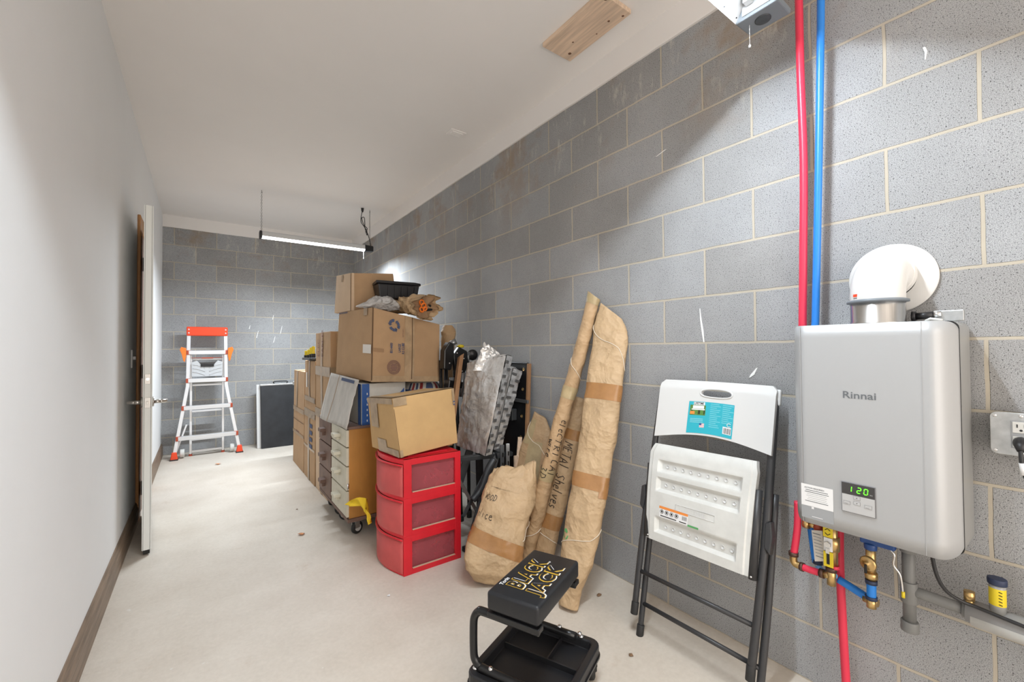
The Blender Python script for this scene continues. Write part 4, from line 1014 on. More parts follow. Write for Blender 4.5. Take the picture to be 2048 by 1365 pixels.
for k in range(3):
    a = 2 * PI * k / 3; L_ = 1.45
    mb = MB(); mb.grid(lambda s, t: r2.S(.610 + (.013 * math.sin(a + s * 1.3)) * (1 + .5 * t), .62 + (.030 * math.cos(a + s * 1.3)) * (1 + .5 * t), .0018), 5, 2); obj('recycling_mark', mb, M['green_ink'], o)
# 3: middle roll 'METAL shelves'
r3 = Roll([(-.045, 1.70, .92), (-.105, 1.75, .58), (-.205, 1.785, .21), (-.255, 1.79, .018)], (0.42, -1, 0), [.040, .052, .056, .056, .054, .050], [.026, .034, .038, .040, .040, .036], .85, .005, 9, 9)
o = thing('paper_roll', 'kraft roll marked metal shelves, tucked between the thin roll and the wide package', 'paper roll', (-.30, 1.735, 0))
obj('wrap', r3.mesh(60, 36), M['kraft'], o)
obj('tape_strip', r3.band(.17, .225, 0, 1, .0015), M['kraft_tape'], o); obj('tape_strip', r3.band(.60, .67, 0, 1, .0015), M['kraft_tape'], o)
obj('twine', r3.twine(.70, .78, .5, 1.0), M['twine'], o)
def along(r, t0, u0, L_, circ): return lambda x, y: r.S(t0 + x / L_, u0 + y / circ, .0025)
o1 = [q for q in COL.objects if q.get('label', '').startswith('tallest thin kraft')][0]
obj('handwriting', write_mb('eleCTRICAl', .036, along(r1, .60, .80, 1.66, .24), .0015, seed=2), M['black_ink'], o1)
obj('handwriting', write_mb('wire', .032, along(r1, .665, .66, 1.66, .24), .0015, seed=3), M['black_ink'], o1)
obj('handwriting', write_mb('3D', .036, along(r1, .735, .64, 1.66, .24), .0015, seed=4), M['black_ink'], o1)
obj('handwriting', write_mb('METAl Shelves', .036, along(r3, .24, .70, .98, .30), .0015, seed=5), M['black_ink'], o)
# 4: short flat bundle behind the bag
r4 = Roll([(-.040, 2.055, .778), (-.065, 2.055, .60), (-.14, 2.05, .28), (-.225, 2.045, .02)], (0.5, -1, 0), [.040, .085, .115, .120, .118, .110], [.012, .030, .036, .040, .040, .034], .75, .007, 7, 14, (.02, 0), .9)
o = thing('paper_roll', 'flat kraft package with green tape standing behind the crumpled paper bag', 'paper package', (-.31, 1.96, 0))
obj('wrap', r4.mesh(60, 40), M['kraft'], o)
obj('tape_strip', r4.band(.06, .34, .60, .72, .0016), M['green_tape'], o); obj('tape_strip', r4.band(.30, .62, .70, .80, .0016), M['green_tape'], o)
obj('twine', r4.twine(.10, .45, .50, .90), M['twine'], o)
# 5: crumpled bag 'wood slice'
r5 = Roll([(-.550, 1.865, .012), (-.530, 1.865, .12), (-.465, 1.87, .28), (-.405, 1.88, .43), (-.370, 1.88, .545)], (0.8, -.59, 0), [.095, .135, .146, .146, .142, .138, .135, .128, .118], [.085, .12, .125, .115, .10, .09, .08, .06, .03], .72, .016, 6.0, 21, (0, .05), 1.3)
o = thing('paper_bag', 'crumpled kraft paper bag marked wood slice standing on the floor', 'paper bag', (-.55, 1.865, 0))
obj('wrap', r5.mesh(70, 64), M['kraft2'], o)
obj('tape_strip', r5.band(.30, .41, .40, 1.0, .0025, tilt=-.06), M['kraft_tape'], o)
obj('twine', r5.twine(.42, .55, .90, 1.04), M['twine'], o)
def around(r, t0, u0, L_, circ): return lambda x, y: r.S(t0 + y / L_, u0 + x / circ, .003)
obj('handwriting', write_mb('WOOD', .027, around(r5, .64, .60, .60, .85), .0014, seed=6), M['black_ink'], o)
obj('handwriting', write_mb('slice', .036, around(r5, .50, .58, .60, .85), .0014, seed=7), M['black_ink'], o)

# ================================================================== RED DRAWER UNIT
o = thing('drawer_unit', 'red plastic three-drawer storage unit with translucent curved drawers', 'drawer unit', (-.73, 2.37, 0))
x0, x1, y0, y1 = -.900, -.556, 2.160, 2.575
def outline(i=0.0, bulge=.048, n=12, xb=None):
    xb = x1 if xb is None else xb
    p = [(xb - i, y1 - i), (xb - i, y0 + i), (x0 + i, y0 + i)]
    for k in range(1, n):
        t = k / n; p.append((x0 + i - (bulge) * math.sin(PI * t), y0 + i + (y1 - y0 - 2 * i) * t))
    p.append((x0 + i, y1 - i)); return p
def slabz(mb, z0, z1, i=0.0, bulge=.048): return mb.prism(outline(i, bulge), lambda x, y: (x, y, z0), lambda x, y: (x, y, z1))
HZ = [0.0, .204, .404, .612]
obj('base', slabz(MB(), 0, .026, .0015), M['red'], o, bevel=0.003)
obj('top', slabz(MB(), .586, .612, .0015), M['red'], o, bevel=0.004)
obj('top_panel', MB().box((-.73, 2.37, .6135), (.24, .30, .004)), M['red'], o, bevel=0.002)
for k in (1, 2): obj('shelf_rail', slabz(MB(), HZ[k] - .010, HZ[k] + .012, .0015, .050), M['red'], o, bevel=0.003)
for k in range(3):
    za, zb = HZ[k], HZ[k + 1]
    for yy in (y0, y1):
        s = 1 if yy == y0 else -1
        i_ = .002 * k
        obj('post', MB().box((x0 + .024, yy + s * .008, (za + zb) / 2), (.048 - i_, .018, zb - za)), M['red'], o, bevel=0.002)
        obj('post', MB().box((x1 - .018, yy + s * .008, (za + zb) / 2), (.036, .018, zb - za)), M['red'], o, bevel=0.002)
        obj('side_rail', MB().box(((x0 + x1) / 2, yy + s * .0085, zb - .016), (x1 - x0 - .01, .016, .032)), M['red'], o, bevel=0.001)
        obj('side_rail', MB().box(((x0 + x1) / 2, yy + s * .0085, za + .014), (x1 - x0 - .01, .016, .028)), M['red'], o, bevel=0.001)
        obj('side_panel', MB().box(((x0 + x1) / 2, yy + s * .020, (za + zb) / 2), (x1 - x0 - .06, .003, zb - za - .03)), M['red_clear_dark'], o)
    obj('rim_reflection', MB().box(((x0 + x1) / 2 + .01, y0 + .0065, za + .0295), (x1 - x0 - .085, .011, .003)), M['reflection_tan'], o)  # pale strip painting the inside rim's reflection along the window bottom
    obj('back_panel', MB().box((x1 - .002, (y0 + y1) / 2, (za + zb) / 2), (.004, y1 - y0 - .02, zb - za - .01)), M['red'], o)
    # drawer: curved translucent front and tub
    d_y0, d_y1, zz0, zz1 = y0 + .006, y1 - .006, za + .0125, (zb - .0105 if k < 2 else .5855)
    def fr(s, t, off=0.0, zz0=zz0, zz1=zz1): return (x0 - .004 - off - .050 * math.sin(PI * s), d_y0 + (d_y1 - d_y0) * s, zz0 + (zz1 - zz0) * t)
    mb = MB(); mb.grid(lambda s, t: fr(s, t), 18, 1); mb.grid(lambda s, t: fr(s, t, -.003), 18, 1); mb.grid(lambda s, t: fr(s, 1, -.003 * t), 18, 1); mb.grid(lambda s, t: fr(0, s, -.003 * t), 1, 1); mb.grid(lambda s, t: fr(1, s, -.003 * t), 1, 1)
    d = obj('drawer', mb, M['red_clear'], o)
    mb = MB().tube([V(fr(s / 18, .97, .002)) for s in range(19)], .0045, 8)
    obj('drawer_lip', mb, M['red'], d)
    obj('drawer_tub', MB().box(((x0 + x1) / 2, d_y0 + .020, zz0 + .07), (x1 - x0 - .03, .003, .14)).box(((x0 + x1) / 2, d_y1 - .020, zz0 + .07), (x1 - x0 - .03, .003, .14)).box(((x0 + x1) / 2, (y0 + y1) / 2, zz0 + .003), (x1 - x0 - .02, y1 - y0 - .04, .003)), M['tub_clear'], d)
tag(obj('orange_bag', MB().sphere((-.74, 2.207, .098), .072, 24, 14, (1.15, .22, .88)), M['orange'], loc=(-.74, 2.207, .035)), 'round orange thing seen through the side of the bottom red drawer', 'orange object')
tag(obj('orange_pouch', blob(pill((-.875, 2.45, .475), (.05, .06, .05), .8), 20, 12, 2, .006), M['orange'], loc=(-.83, 2.46, .42)), 'orange contents seen through the curved front of the top red drawer', 'orange object')
tag(obj('orange_pouch', blob(pill((-.875, 2.45, .272), (.05, .06, .05), .8), 20, 12, 6, .006), M['orange'], loc=(-.83, 2.45, .22)), 'orange contents seen through the curved front of the middle red drawer', 'orange object')
mb = MB()
rnd = random.Random(3); cpts = [V((-.74 + .07 * math.sin(k * 1.3) * rnd.uniform(.5, 1), 2.205 + .006 * math.cos(k), .262 + .03 * abs(math.sin(k * 1.9)))) for k in range(14)]
tag(obj('cable', mb.tube(smooth_path(cpts, 5), .0035, 6), M['dirty_white'], loc=(-.74, 2.2, .24)), 'tangled pale cable seen through the side of the middle red drawer', 'cable')

# golden box resting on it
o, f = card_box('cardboard_box', 'golden tan taped carton sitting askew on top of the red drawers', [(-.906, 2.19, .6205), (-.53, 2.24, .640), (-.565, 2.58, .642), (-.946, 2.53, .6215)],
    [(-.950, 2.19, .940), (-.557, 2.24, .967), (-.582, 2.57, .945), (-.975, 2.52, .918)], M['cardboard_tan'], puff=.005)
fn = f['near']; fl = f['left']; ft = f['top']
tape(o, ft, 0, 1, 0, .16, 'clear_tape_grey'); tape(o, ft, 0, .10, 0, 1, 'clear_tape_grey'); tape(o, fn, 0, .20, .86, 1.0, 'clear_tape_grey')
tape(o, fl, .12, .42, .45, 1.0, 'clear_tape_grey'); tape(o, fl, 0, 1, .90, 1.0, 'clear_tape_grey'); tape(o, fl, .62, 1.0, 0, .12, 'clear_tape_grey'); tape(o, fl, .30, .62, 0, .25, 'clear_tape_grey')
tape(o, fn, .955, 1.0, .72, 1.0, 'clear_tape_grey'); tape(o, fn, 0, .05, .0, .12, 'clear_tape_grey')
for k in range(2): obj('printed_mark', slab_on(fn, .965, .995, .70 + k * .05, .725 + k * .05, .003, 1, 1), M['blue_ink'], o)
obj('carton_seam', slab_on(fn, -.002, .004, 0, .82, .002, 1, 8), M['seam'], o)

# paper parcel behind the pile near the wall
r6 = Roll([(-.235, 2.98, .015), (-.225, 2.97, .70), (-.215, 2.96, 1.30), (-.215, 2.96, 1.385)], (1, -.2, 0), [.05, .055, .055, .05, .055, .03], [.045, .05, .045, .045, .045, .02], .8, .012, 11, 31)
o = thing('paper_roll', 'crumpled kraft paper roll standing between the big moving box and the block wall', 'paper roll', (-.235, 2.98, 0))
obj('wrap', r6.mesh(60, 30), M['kraft'], o)
# ================================================================== CLUTTER BETWEEN THE PILE AND THE ROLLS
# folded black tool stand with yellow knob
o = thing('folded_tool_stand', 'black folded tripod tool stand with yellow top knob behind the moving box', 'tool stand', (-.29, 2.72, 0))
for i, (xb, xt, yb, yt, r) in enumerate([(-.40, -.345, 2.66, 2.74, .014), (-.30, -.30, 2.62, 2.70, .016), (-.22, -.185, 2.64, 2.72, .013), (-.30, -.225, 2.84, 2.76, .014), (-.37, -.39, 2.76, 2.74, .012)]):
    lg = obj('leg', MB().cyl((xb, yb, .02), (xt, yt, 1.20 - .02 * i), r, n=14), M['black_gloss'], o)
    obj('rubber_foot', MB().cyl((xb, yb, 0), (xb, yb, .05), r * 1.4, n=14), M['rubber'], lg)
for (x, y, z0, z1) in ((-.345, 2.655, .80, 1.00), (-.262, 2.645, .86, 1.03)):
    obj('sleeve', MB().cyl((x - .012, y, z0), (x, y, z1), .018, n=16), M['grey_tube'], o)
obj('clamp_jaw', MB().prism([(-.405, 1.06), (-.345, 1.05), (-.32, 1.15), (-.325, 1.235), (-.36, 1.25), (-.40, 1.19)], lambda x, z: (x, 2.66, z), lambda x, z: (x, 2.73, z)), M['black_gloss'], o, bevel=0.008)
obj('hinge_plate', MB().prism([(-.31, .98), (-.245, 1.00), (-.20, 1.10), (-.215, 1.185), (-.28, 1.215), (-.325, 1.16)], lambda x, z: (x, 2.665, z), lambda x, z: (x, 2.70, z)), M['black_gloss'], o, bevel=0.006)
obj('hinge_plate', MB().prism([(-.39, .93), (-.28, .92), (-.27, .965), (-.38, .985)], lambda x, z: (x, 2.625, z), lambda x, z: (x, 2.70, z)), M['black_gloss'], o, bevel=0.006)
obj('top_tube', MB().cyl((-.335, 2.70, 1.235), (-.295, 2.68, 1.255), .020, n=16), M['grey_tube'], o)
obj('crosshead', MB().box((-.235, 2.70, 1.165), (.10, .05, .028)).cyl((-.205, 2.68, .95), (-.195, 2.69, 1.17), .013, n=14), M['grey_tube'], o, bevel=0.003)
obj('yellow_knob', MB().lathe((-.250, 2.70, 1.180), (0, 0, 1), [(.005, 0), (.005, .028), (.024, .030), (.026, .042), (.018, .050), (0, .052)], 14), M['yellow'], o)
obj('yellow_knob', MB().lathe((-.195, 2.66, 1.05), (.2, -1, .2), [(.005, -.02), (.005, .0), (.018, .002), (.018, .014), (0, .016)], 12), M['yellow'], o)
obj('black_knob', MB().lathe((-.155, 2.70, 1.155), (-.3, -1, 0), [(.012, -.03), (.012, 0), (.036, .003), (.040, .010), (.040, .022), (.030, .030), (0, .031)], 20), M['black_gloss'], o)
for x, z in ((-.30, 1.17), (-.26, 1.04), (-.245, 1.13), (-.34, .955), (-.36, 1.10)): obj('rivet', MB().sphere((x, 2.660 if z > 1 else 2.622, z), .006, 10, 8), M['chrome'], o)

# steel trestle supporting the foil packs
o = thing('steel_trestle', 'dark grey folding steel trestle between the red drawers and the paper bag', 'trestle', (-.35, 2.3, 0))
def beam(a, b, w_=.034, d_=.020):
    a, b = V(a), V(b); t = (b - a).normalized(); s_ = t.cross(V((0.5, 1, 0.1))).normalized(); q = t.cross(s_)
    h = [(-1, -1), (1, -1), (1, 1), (-1, 1)]
    return MB().hexa([a + s_ * x * w_ / 2 + q * y * d_ / 2 for x, y in h], [b + s_ * x * w_ / 2 + q * y * d_ / 2 for x, y in h])
for a, b in (((-.475, 2.205, .015), (-.270, 2.215, .545)), ((-.20, 2.32, .015), (-.235, 2.26, .525)), ((-.50, 2.50, .015), (-.31, 2.47, .525)), ((-.20, 2.52, .015), (-.24, 2.47, .525))):
    lg = obj('leg', beam(a, b, .050, .024), M['steel_dark'], o, bevel=0.003)
    obj('rubber_foot', MB().box((a[0], a[1], .014), (.075, .05, .028)), M['rubber'], lg, bevel=0.005)
obj('top_rail', beam((-.53, 2.235, .545), (-.15, 2.215, .525), .028, .030), M['steel_dark'], o, bevel=0.003)
obj('top_rail', beam((-.27, 2.18, .535), (-.27, 2.50, .545), .035, .030), M['steel_dark'], o, bevel=0.003)
obj('strut', beam((-.50, 2.23, .20), (-.30, 2.23, .50), .020, .012), M['steel_dark'], o, bevel=0.002)
obj('strut', beam((-.53, 2.25, .44), (-.36, 2.22, .12), .020, .012), M['grey_tube'], o, bevel=0.002)
obj('lower_rail', beam((-.44, 2.215, .085), (-.20, 2.30, .085), .024, .018), M['steel_dark'], o, bevel=0.002)
obj('twisted_bracket', MB().tube(smooth_path([(-.46, 2.19, .30), (-.40, 2.185, .36), (-.35, 2.18, .47), (-.31, 2.18, .52)], 5), [.022] * 16, 8), M['steel_dark'], o)

# foil bubble-wrapped foam packs
def pack(label, b4, t4, blk, seed):
    """b4/t4: near-left, near-right, far-right, far-left"""
    b4 = [V(p) for p in b4]; t4 = [V(p) for p in t4]
    o = thing('foil_pack', label, 'insulation pack', (b4[0] + b4[2]) / 2, 'foil wrapped packs')
    near = [b4[0], b4[1], t4[1], t4[0]]; left = [b4[3], b4[0], t4[0], t4[3]]; top = [t4[0], t4[1], t4[2], t4[3]]
    right = [b4[1], b4[2], t4[2], t4[1]]; back = [b4[2], b4[3], t4[3], t4[2]]; bot = [b4[3], b4[2], b4[1], b4[0]]
    def dis(bm):
        for v in bm.verts:
            k = noise.fractal(v.co * 14 + V((seed, 0, 0)), .9, 2.0, 4); v.co += v.normal * (k * .006 + .004 * noise.noise(v.co * 60))
    mb = MB()
    for fc, n_, m_ in ((left, 40, 50), (right, 24, 30), (top, 24, 10), (bot, 24, 10), (back, 10, 24)):
        f = bil(fc)
        mb.grid(lambda s, q: f(s, q, .014 * (16 * s * (1 - s) * q * (1 - q)) ** .5), n_, m_, True)
    obj('foil_wrap', mb, M['foil'], o, disp=dis, merge=True)
    mb = MB(); f = bil(near); mb.grid(lambda s, q: f(s, q, .006), 6, 60, True)
    e = obj('edge_tape', mb, M['foil_tape'], o, disp=dis, merge=True)
    rnd = random.Random(seed)
    for k in range(13):
        q = .03 + k * .074; h = .030
        for cidx in range(2):
            s0 = .02 + .48 * ((k + cidx) % 2)
            hex_ = [f(s0, q, .002), f(s0 + .46, q, .002), f(s0 + .46, q + h, .002), f(s0, q + h, .002)]
            hx2 = [f(s0, q, .012), f(s0 + .46, q, .012), f(s0 + .46, q + h, .012), f(s0, q + h, .012)]
            if cidx == 0: obj('foam_block', MB().hexa(hex_, hx2), M['foil_dark'], o, bevel=0.001)
    return o
pk1 = pack('large crinkled silver foil pack leaning nearest the camera, with checkered edge', [(-.395, 2.15, .560), (-.345, 2.16, .562), (-.285, 2.52, .575), (-.400, 2.50, .560)],
     [(-.235, 2.15, 1.160), (-.180, 2.165, 1.150), (-.20, 2.50, 1.13), (-.315, 2.49, 1.105)], True, 2)
pack('second silver foil pack behind the large one, closer to the block wall', [(-.300, 2.20, .575), (-.240, 2.21, .580), (-.18, 2.50, .59), (-.262, 2.52, .585)],
     [(-.150, 2.20, 1.075), (-.070, 2.21, 1.050), (-.080, 2.48, 1.08), (-.165, 2.47, 1.10)], True, 9)
o = pk1
fp = bil([(-.36, 2.34, 1.06), (-.16, 2.30, 1.06), (-.175, 2.30, 1.165), (-.285, 2.32, 1.245)])
mb = MB()
for q in (0, -.010): mb.grid(lambda s, t: fp(s, t, q) + V((0, .010 * noise.noise(V((s * 6, t * 8, 0))), .02 * noise.noise(V((s * 5, 9, 1))) * t)), 20, 24)
obj('foil_flap', mb, M['foil'], o, merge=False)
# brown board along the left of the pack
o = thing('hardboard_panel', 'narrow brown board leaning at the left edge of the silver foil pack', 'board', (-.45, 2.56, .55))
obj('board', MB().hexa([(-.445, 2.530, .556), (-.410, 2.530, .556), (-.395, 2.59, .556), (-.43, 2.59, .556)], [(-.350, 2.530, 1.15), (-.318, 2.530, 1.17), (-.305, 2.59, 1.16), (-.335, 2.59, 1.14)]), M['brown_board'], o, bevel=0.002)

# black panel with round holes and its wooden edge
o = thing('black_rack_panel', 'black panel with a row of round holes and brown edge, leaning on the block wall', 'panel', (-.12, 2.26, 0))
def PN(a, n_, z): return V((-.135 + .100 * z / 1.1 + n_, 2.135 + a, z))   # a along the wall
mb = MB().hexa([PN(0, 0, .0), PN(0, .014, .0), PN(.30, .014, .0), PN(.30, 0, .0)], [PN(.06, 0, 1.105), PN(.06, .014, 1.105), PN(.30, .014, 1.105), PN(.30, 0, 1.105)])
obj('panel', mb, M['black_gloss'], o, bevel=0.002)
for z in (1.06, .93, .855, .755, .62, .50, .38):
    c = PN(.055 + .035 * z, -.0006, z); ax = V((-1, 0, .09)).normalized()
    obj('hole', MB().lathe(c, ax, [(.011, 0), (.011, .0012), (.008, .0012), (.008, .0002), (0, .0002)], 16), M['brass'], o)
obj('wood_edge', MB().hexa([PN(-.022, -.004, .0), PN(-.022, .018, .0), PN(-.002, .018, .0), PN(-.002, -.004, .0)], [PN(.036, -.004, 1.10), PN(.036, .018, 1.10), PN(.058, .018, 1.10), PN(.058, -.004, 1.10)]), M['brown_board'], o, bevel=0.002)
obj('cross_bar', MB().box(PN(.10, -.006, .855), (.012, .17, .022)), M['grey_tube'], o, bevel=0.003)
obj('bracket', MB().box(PN(.16, -.02, .76), (.04, .05, .075)), M['steel_dark'], o, bevel=0.004)
# bars standing between
for i, (xb, xt, y, m_, w_, lab) in enumerate([(-.275, -.250, 2.150, 'steel_dark', .026, 'dark slotted steel bar upright, left of the wooden batten'), (-.225, -.200, 2.160, 'grey_tube', .024, 'grey steel bar standing immediately beside the wooden batten')]):
    a = (xb, y, 0); b = (xt, y + .03, .60)
    t_ = obj('steel_bar', beam(a, b, w_, .014), M[m_], loc=a, bevel=0.002); tag(t_, lab, 'metal bar')
    for k in range(7):
        p = V(a).lerp(V(b), .3 + k * .1); obj('slot', MB().box(p + V((0, -.008, 0)), (.007, .006, .026)), M['dark_metal'], t_)
t_ = obj('wooden_batten', beam((-.190, 2.165, 0), (-.125, 2.160, .635), .026, .018), M['pine'], loc=(-.190, 2.165, 0), bevel=0.002)
tag(t_, 'thin light wooden batten standing upright beneath the foil packs', 'wood strip')
obj('wood_block', MB().box((-.155, 2.150, .48), (.045, .02, .09)), M['pine'], t_, bevel=0.003)
# red tool behind
o = thing('red_tool', 'red tool with black grip half hidden behind the paper packages', 'tool', (-.06, 2.10, 0))
obj('base', MB().box((-.058, 2.085, .25), (.07, .04, .50)), M['black_gloss'], o, bevel=0.01)
obj('shroud', MB().tube(smooth_path([(-.105, 2.075, .38), (-.108, 2.075, .50), (-.085, 2.075, .575), (-.045, 2.075, .595)], 5), [.016, .020, .022, .024, .026] + [.026] * 11, 14), M['red'], o)

# ================================================================== FOLDING CHAIR
P0 = V((-.30, 1.14, 0)); CU = V((0, -1, 0)); CV = V((.2208, 0, .9753)).normalized(); CN = V((-.9753, 0, .2208))
def CH(u, v, n=0.0): return P0 + CU * u + CV * v + CN * n
o = thing('folding_chair', 'white plastic folding chair with charcoal frame leaning folded on the block wall', 'chair', tuple(P0 + CU * .225))
def ctube(pts, r=.0125): return MB().tube(smooth_path([CH(*p) for p in pts], 4), r, 14)
obj('front_leg', ctube([(-.020, .082, .004), (-.024, .50, .004), (-.016, .98, .0), (-.010, 1.03, 0)]), M['charcoal'], o)
obj('front_leg', ctube([(.448, .092, .004), (.460, .50, .004), (.456, .98, .0), (.450, 1.03, 0)], .0135), M['charcoal'], o)
obj('rear_leg', ctube([(.004, .0, -.018), (-.006, .35, -.024), (-.010, .70, -.022)], .0115), M['charcoal'], o)
obj('rear_leg', ctube([(.470, .0, -.018), (.474, .35, -.024), (.470, .70, -.022)], .0125), M['charcoal'], o)
for u, v, n_ in ((.004, 0, -.018), (.470, 0, -.018), (-.020, .082, .004), (.448, .092, .004)):
    obj('foot_cap', MB().cyl(CH(u, v - .004, n_), CH(u, v + .045, n_), .0150, n=14), M['rubber'], o, bevel=0.002)
obj('crossbar', MB().cyl(CH(-.020, .252, .002), CH(.452, .258, .002), .0085, n=14), M['charcoal'], o)
obj('crossbar', MB().cyl(CH(.006, .128, -.018), CH(.470, .132, -.018), .0085, n=14), M['charcoal'], o)
# backrest: curved panel, scooped lower edge, slot through it
def backf(s, t, n0):
    u = -.012 + .478 * s
    top = 1.080 + .004 * math.sin(PI * s); bot = .824 + .034 * math.sin(PI * min(1, s * 1.0)) + .006 * s
    v = bot + (top - bot) * t
    if t > .93: u = u + (0.5 - s) * (t - .93) * .5
    n_ = .004 + .010 * (2 * s - 1) ** 2 + n0 - .012 * max(0, t - .85) / .15
    return CH(u, v, n_)
hole = (.530, .775, .130, .075)     # centre s, t, half-size
def back_sheet(n0, nseg=48):
    """panel with an oval hand slot: quads between the slot rim and the outer edge"""
    mb = MB(); cu, cv, ru, rv = hole
    rim = []; out = []
    N = 96
    for k in range(N):
        a = 2 * PI * k / N; ca, sa = math.cos(a), math.sin(a)
        rs = cu + ru * math.copysign(abs(ca) ** .8, ca) * 1.0; rt = cv + rv * math.copysign(abs(sa) ** .8, sa)
        rim.append((rs, rt))
        # project to the unit square edge
        m = min(((1 - cu) / ca if ca > 1e-9 else (-cu / ca if ca < -1e-9 else 1e9)), ((1 - cv) / sa if sa > 1e-9 else (-cv / sa if sa < -1e-9 else 1e9)))
        out.append((cu + ca * m, cv + sa * m))
    for cs_ in ((0, 0), (1, 0), (1, 1), (0, 1)):
        j = min(range(N), key=lambda k: (out[k][0] - cs_[0]) ** 2 + (out[k][1] - cs_[1]) ** 2); out[j] = cs_
    rows = 8; P = []
    for r_ in range(rows + 1):
        q = r_ / rows
        for k in range(N): P.append(backf(rim[k][0] * (1 - q) + out[k][0] * q, rim[k][1] * (1 - q) + out[k][1] * q, n0))
    return P, N, rows
Pa, N_, rows = back_sheet(.010); Pb, _, _ = back_sheet(-.006)
mb = MB(); fs = []
off = len(Pa)
for r_ in range(rows):
    for k in range(N_):
        a, b = r_ * N_ + k, r_ * N_ + (k + 1) % N_; fs.append((a, b, b + N_, a + N_)); fs.append((off + b, off + a, off + a + N_, off + b + N_))
for k in range(N_):
    a, b = k, (k + 1) % N_; fs.append((b, a, off + a, off + b)); c, d = rows * N_ + k, rows * N_ + (k + 1) % N_; fs.append((c, d, off + d, off + c))
mb.add(Pa + Pb, fs, True)
bk = obj('backrest', mb, M['white_plastic'], o)
bk.data.set_sharp_from_angle(angle=0.7) if hasattr(bk.data, 'set_sharp_from_angle') else None
cu, cv, ru, rv = hole
obj('slot_rim', MB().tube([backf(cu + ru * 1.05 * math.copysign(abs(math.cos(a)) ** .8, math.cos(a)), cv + rv * 1.05 * math.copysign(abs(math.sin(a)) ** .8, math.sin(a)), .010) for a in [2 * PI * k / 40 for k in range(40)]], .0035, 8, closed=True), M['white_plastic'], bk)
for s in (0, 1):
    obj('side_clip', MB().box(CH(-.012 + s * .474, 1.040, -.004), (.018, .022, .060), Matrix(((CN.x, CU.x, CV.x), (CN.y, CU.y, CV.y), (CN.z, CU.z, CV.z)))), M['white_plastic'], bk, bevel=0.006)
# teal product label
def stick(s, t, o_=0.0): return backf(s, t, .0112 + o_)
def sq(s0, s1, t0, t1, m, name, o_=.0004, parent=None, n=4):
    mb = MB(); mb.grid(lambda a, b: stick(s0 + (s1 - s0) * a, t0 + (t1 - t0) * b, o_), n, n); return obj(name, mb, M[m], parent)
LS0, LS1, LT0, LT1 = .300, .695, .035, .610
lb = sq(LS0, LS1, LT0, LT1, 'teal', 'product_label', 0, o, 8)
sq(.315, .455, .36, .545, 'photo_green', 'label_picture', .0006, lb)
sq(.345, .445, .545, .60, 'label_white', 'label_title', .0006, lb)
obj('label_title', text_mb('LIFETIME', .010, lambda x, y: stick(.350 + x / .478, .555 + y / .24, .0010), .75, fat=.02), M['black_ink'], lb)
for k, (a, b) in enumerate([(.33, .40), (.39, .44)]):   # the pictured chairs: dark legs, white seats
    sq(a, a + .008, .38, .47, 'black_ink', 'pictured_leg', .0008, lb, 1); sq(b, b + .008, .38, .47, 'black_ink', 'pictured_leg', .0008, lb, 1)
    sq(a, b + .008, .455, .475, 'label_white', 'pictured_seat', .0009, lb, 1); sq(a + .01, b, .48, .535, 'label_white', 'pictured_back', .0009, lb, 1)
sq(.318, .36, .375, .43, 'label_orange', 'pictured_table', .0009, lb, 1)
for k in range(3): sq(.325, .44, .285 - k * .03, .300 - k * .03, 'teal_light', 'label_text', .0006, lb, 1)
for c_ in range(2):
    for k in range(13):
        if c_ == 1 and k > 9: continue
        q = .575 - k * .034; w_ = .075 + .02 * math.sin(k * 2.3 + c_)
        sq(.495 + c_ * .105, .495 + c_ * .105 + w_, q, q + .012, 'teal_light', 'label_text', .0006, lb, 1)
sq(.412, .455, .14, .215, 'label_white', 'flag_print', .0006, lb, 1); sq(.412, .432, .18, .215, 'box_blue', 'flag_canton', .0009, lb, 1)
for k in range(3): sq(.412, .455, .15 + k * .025, .158 + k * .025, 'red', 'flag_stripe', .0008, lb, 1)
sq(.615, .685, .09, .215, 'label_white', 'barcode', .0006, lb, 1)
for k in range(9): sq(.622 + k * .0068, .6245 + k * .0068 + .001 * (k % 3), .10, .195, 'black_ink', 'barcode_bar', .0009, lb, 1)
mb = MB(); mb.tube([stick(.665 + .016 * math.cos(a), .255 + .028 * math.sin(a), .001) for a in [PI * .2 + 1.6 * PI * k / 14 for k in range(15)]], .0012, 5); obj('recycling_mark', mb, M['label_white'], lb)
# seat panel: underside faces the room
def seatf(s, t, n0=0.0):
    u = -.018 + .448 * s + .028 * (1 - t) * (1 - s) - .004 * (1 - t) * s
    v = .402 + .392 * t + .008 * s
    if t > .9: u += (0.5 - s) * (t - .9) * .25
    return CH(u, v, .034 + n0 + .010 * math.sin(PI * t) - .012 * max(0, (t - .90) / .10) ** 2)
recs = [(.10, .90, .700, .835), (.10, .90, .505, .650), (.10, .90, .085, .245)]
def depth(s, t):
    for a, b, c, d in recs:
        e = min((s - a) / .03, (b - s) / .03, (t - c) / .03, (d - t) / .03)
        if e > 0: return -.014 * min(1, e)
    if s < .035 or s > .965: return -.005
    return 0
mb = MB()
NS, NT = 90, 84
mb.grid(lambda s, t: seatf(s, t, depth(s, t)), NS, NT, True); mb.grid(lambda s, t: seatf(s, t, -.026), 8, 8, True)
EG = lambda s, t, q: seatf(s, t, depth(s, t) * (1 - q) - .026 * q)
mb.grid(lambda s, t: EG(s, 1, t), NS, 2); mb.grid(lambda s, t: EG(s, 0, t), NS, 2); mb.grid(lambda s, t: EG(0, s, t), NT, 2); mb.grid(lambda s, t: EG(1, s, t), NT, 2)
st = obj('seat', mb, M['dirty_white'], o)
st.data.set_sharp_from_angle(angle=0.6) if hasattr(st.data, 'set_sharp_from_angle') else None
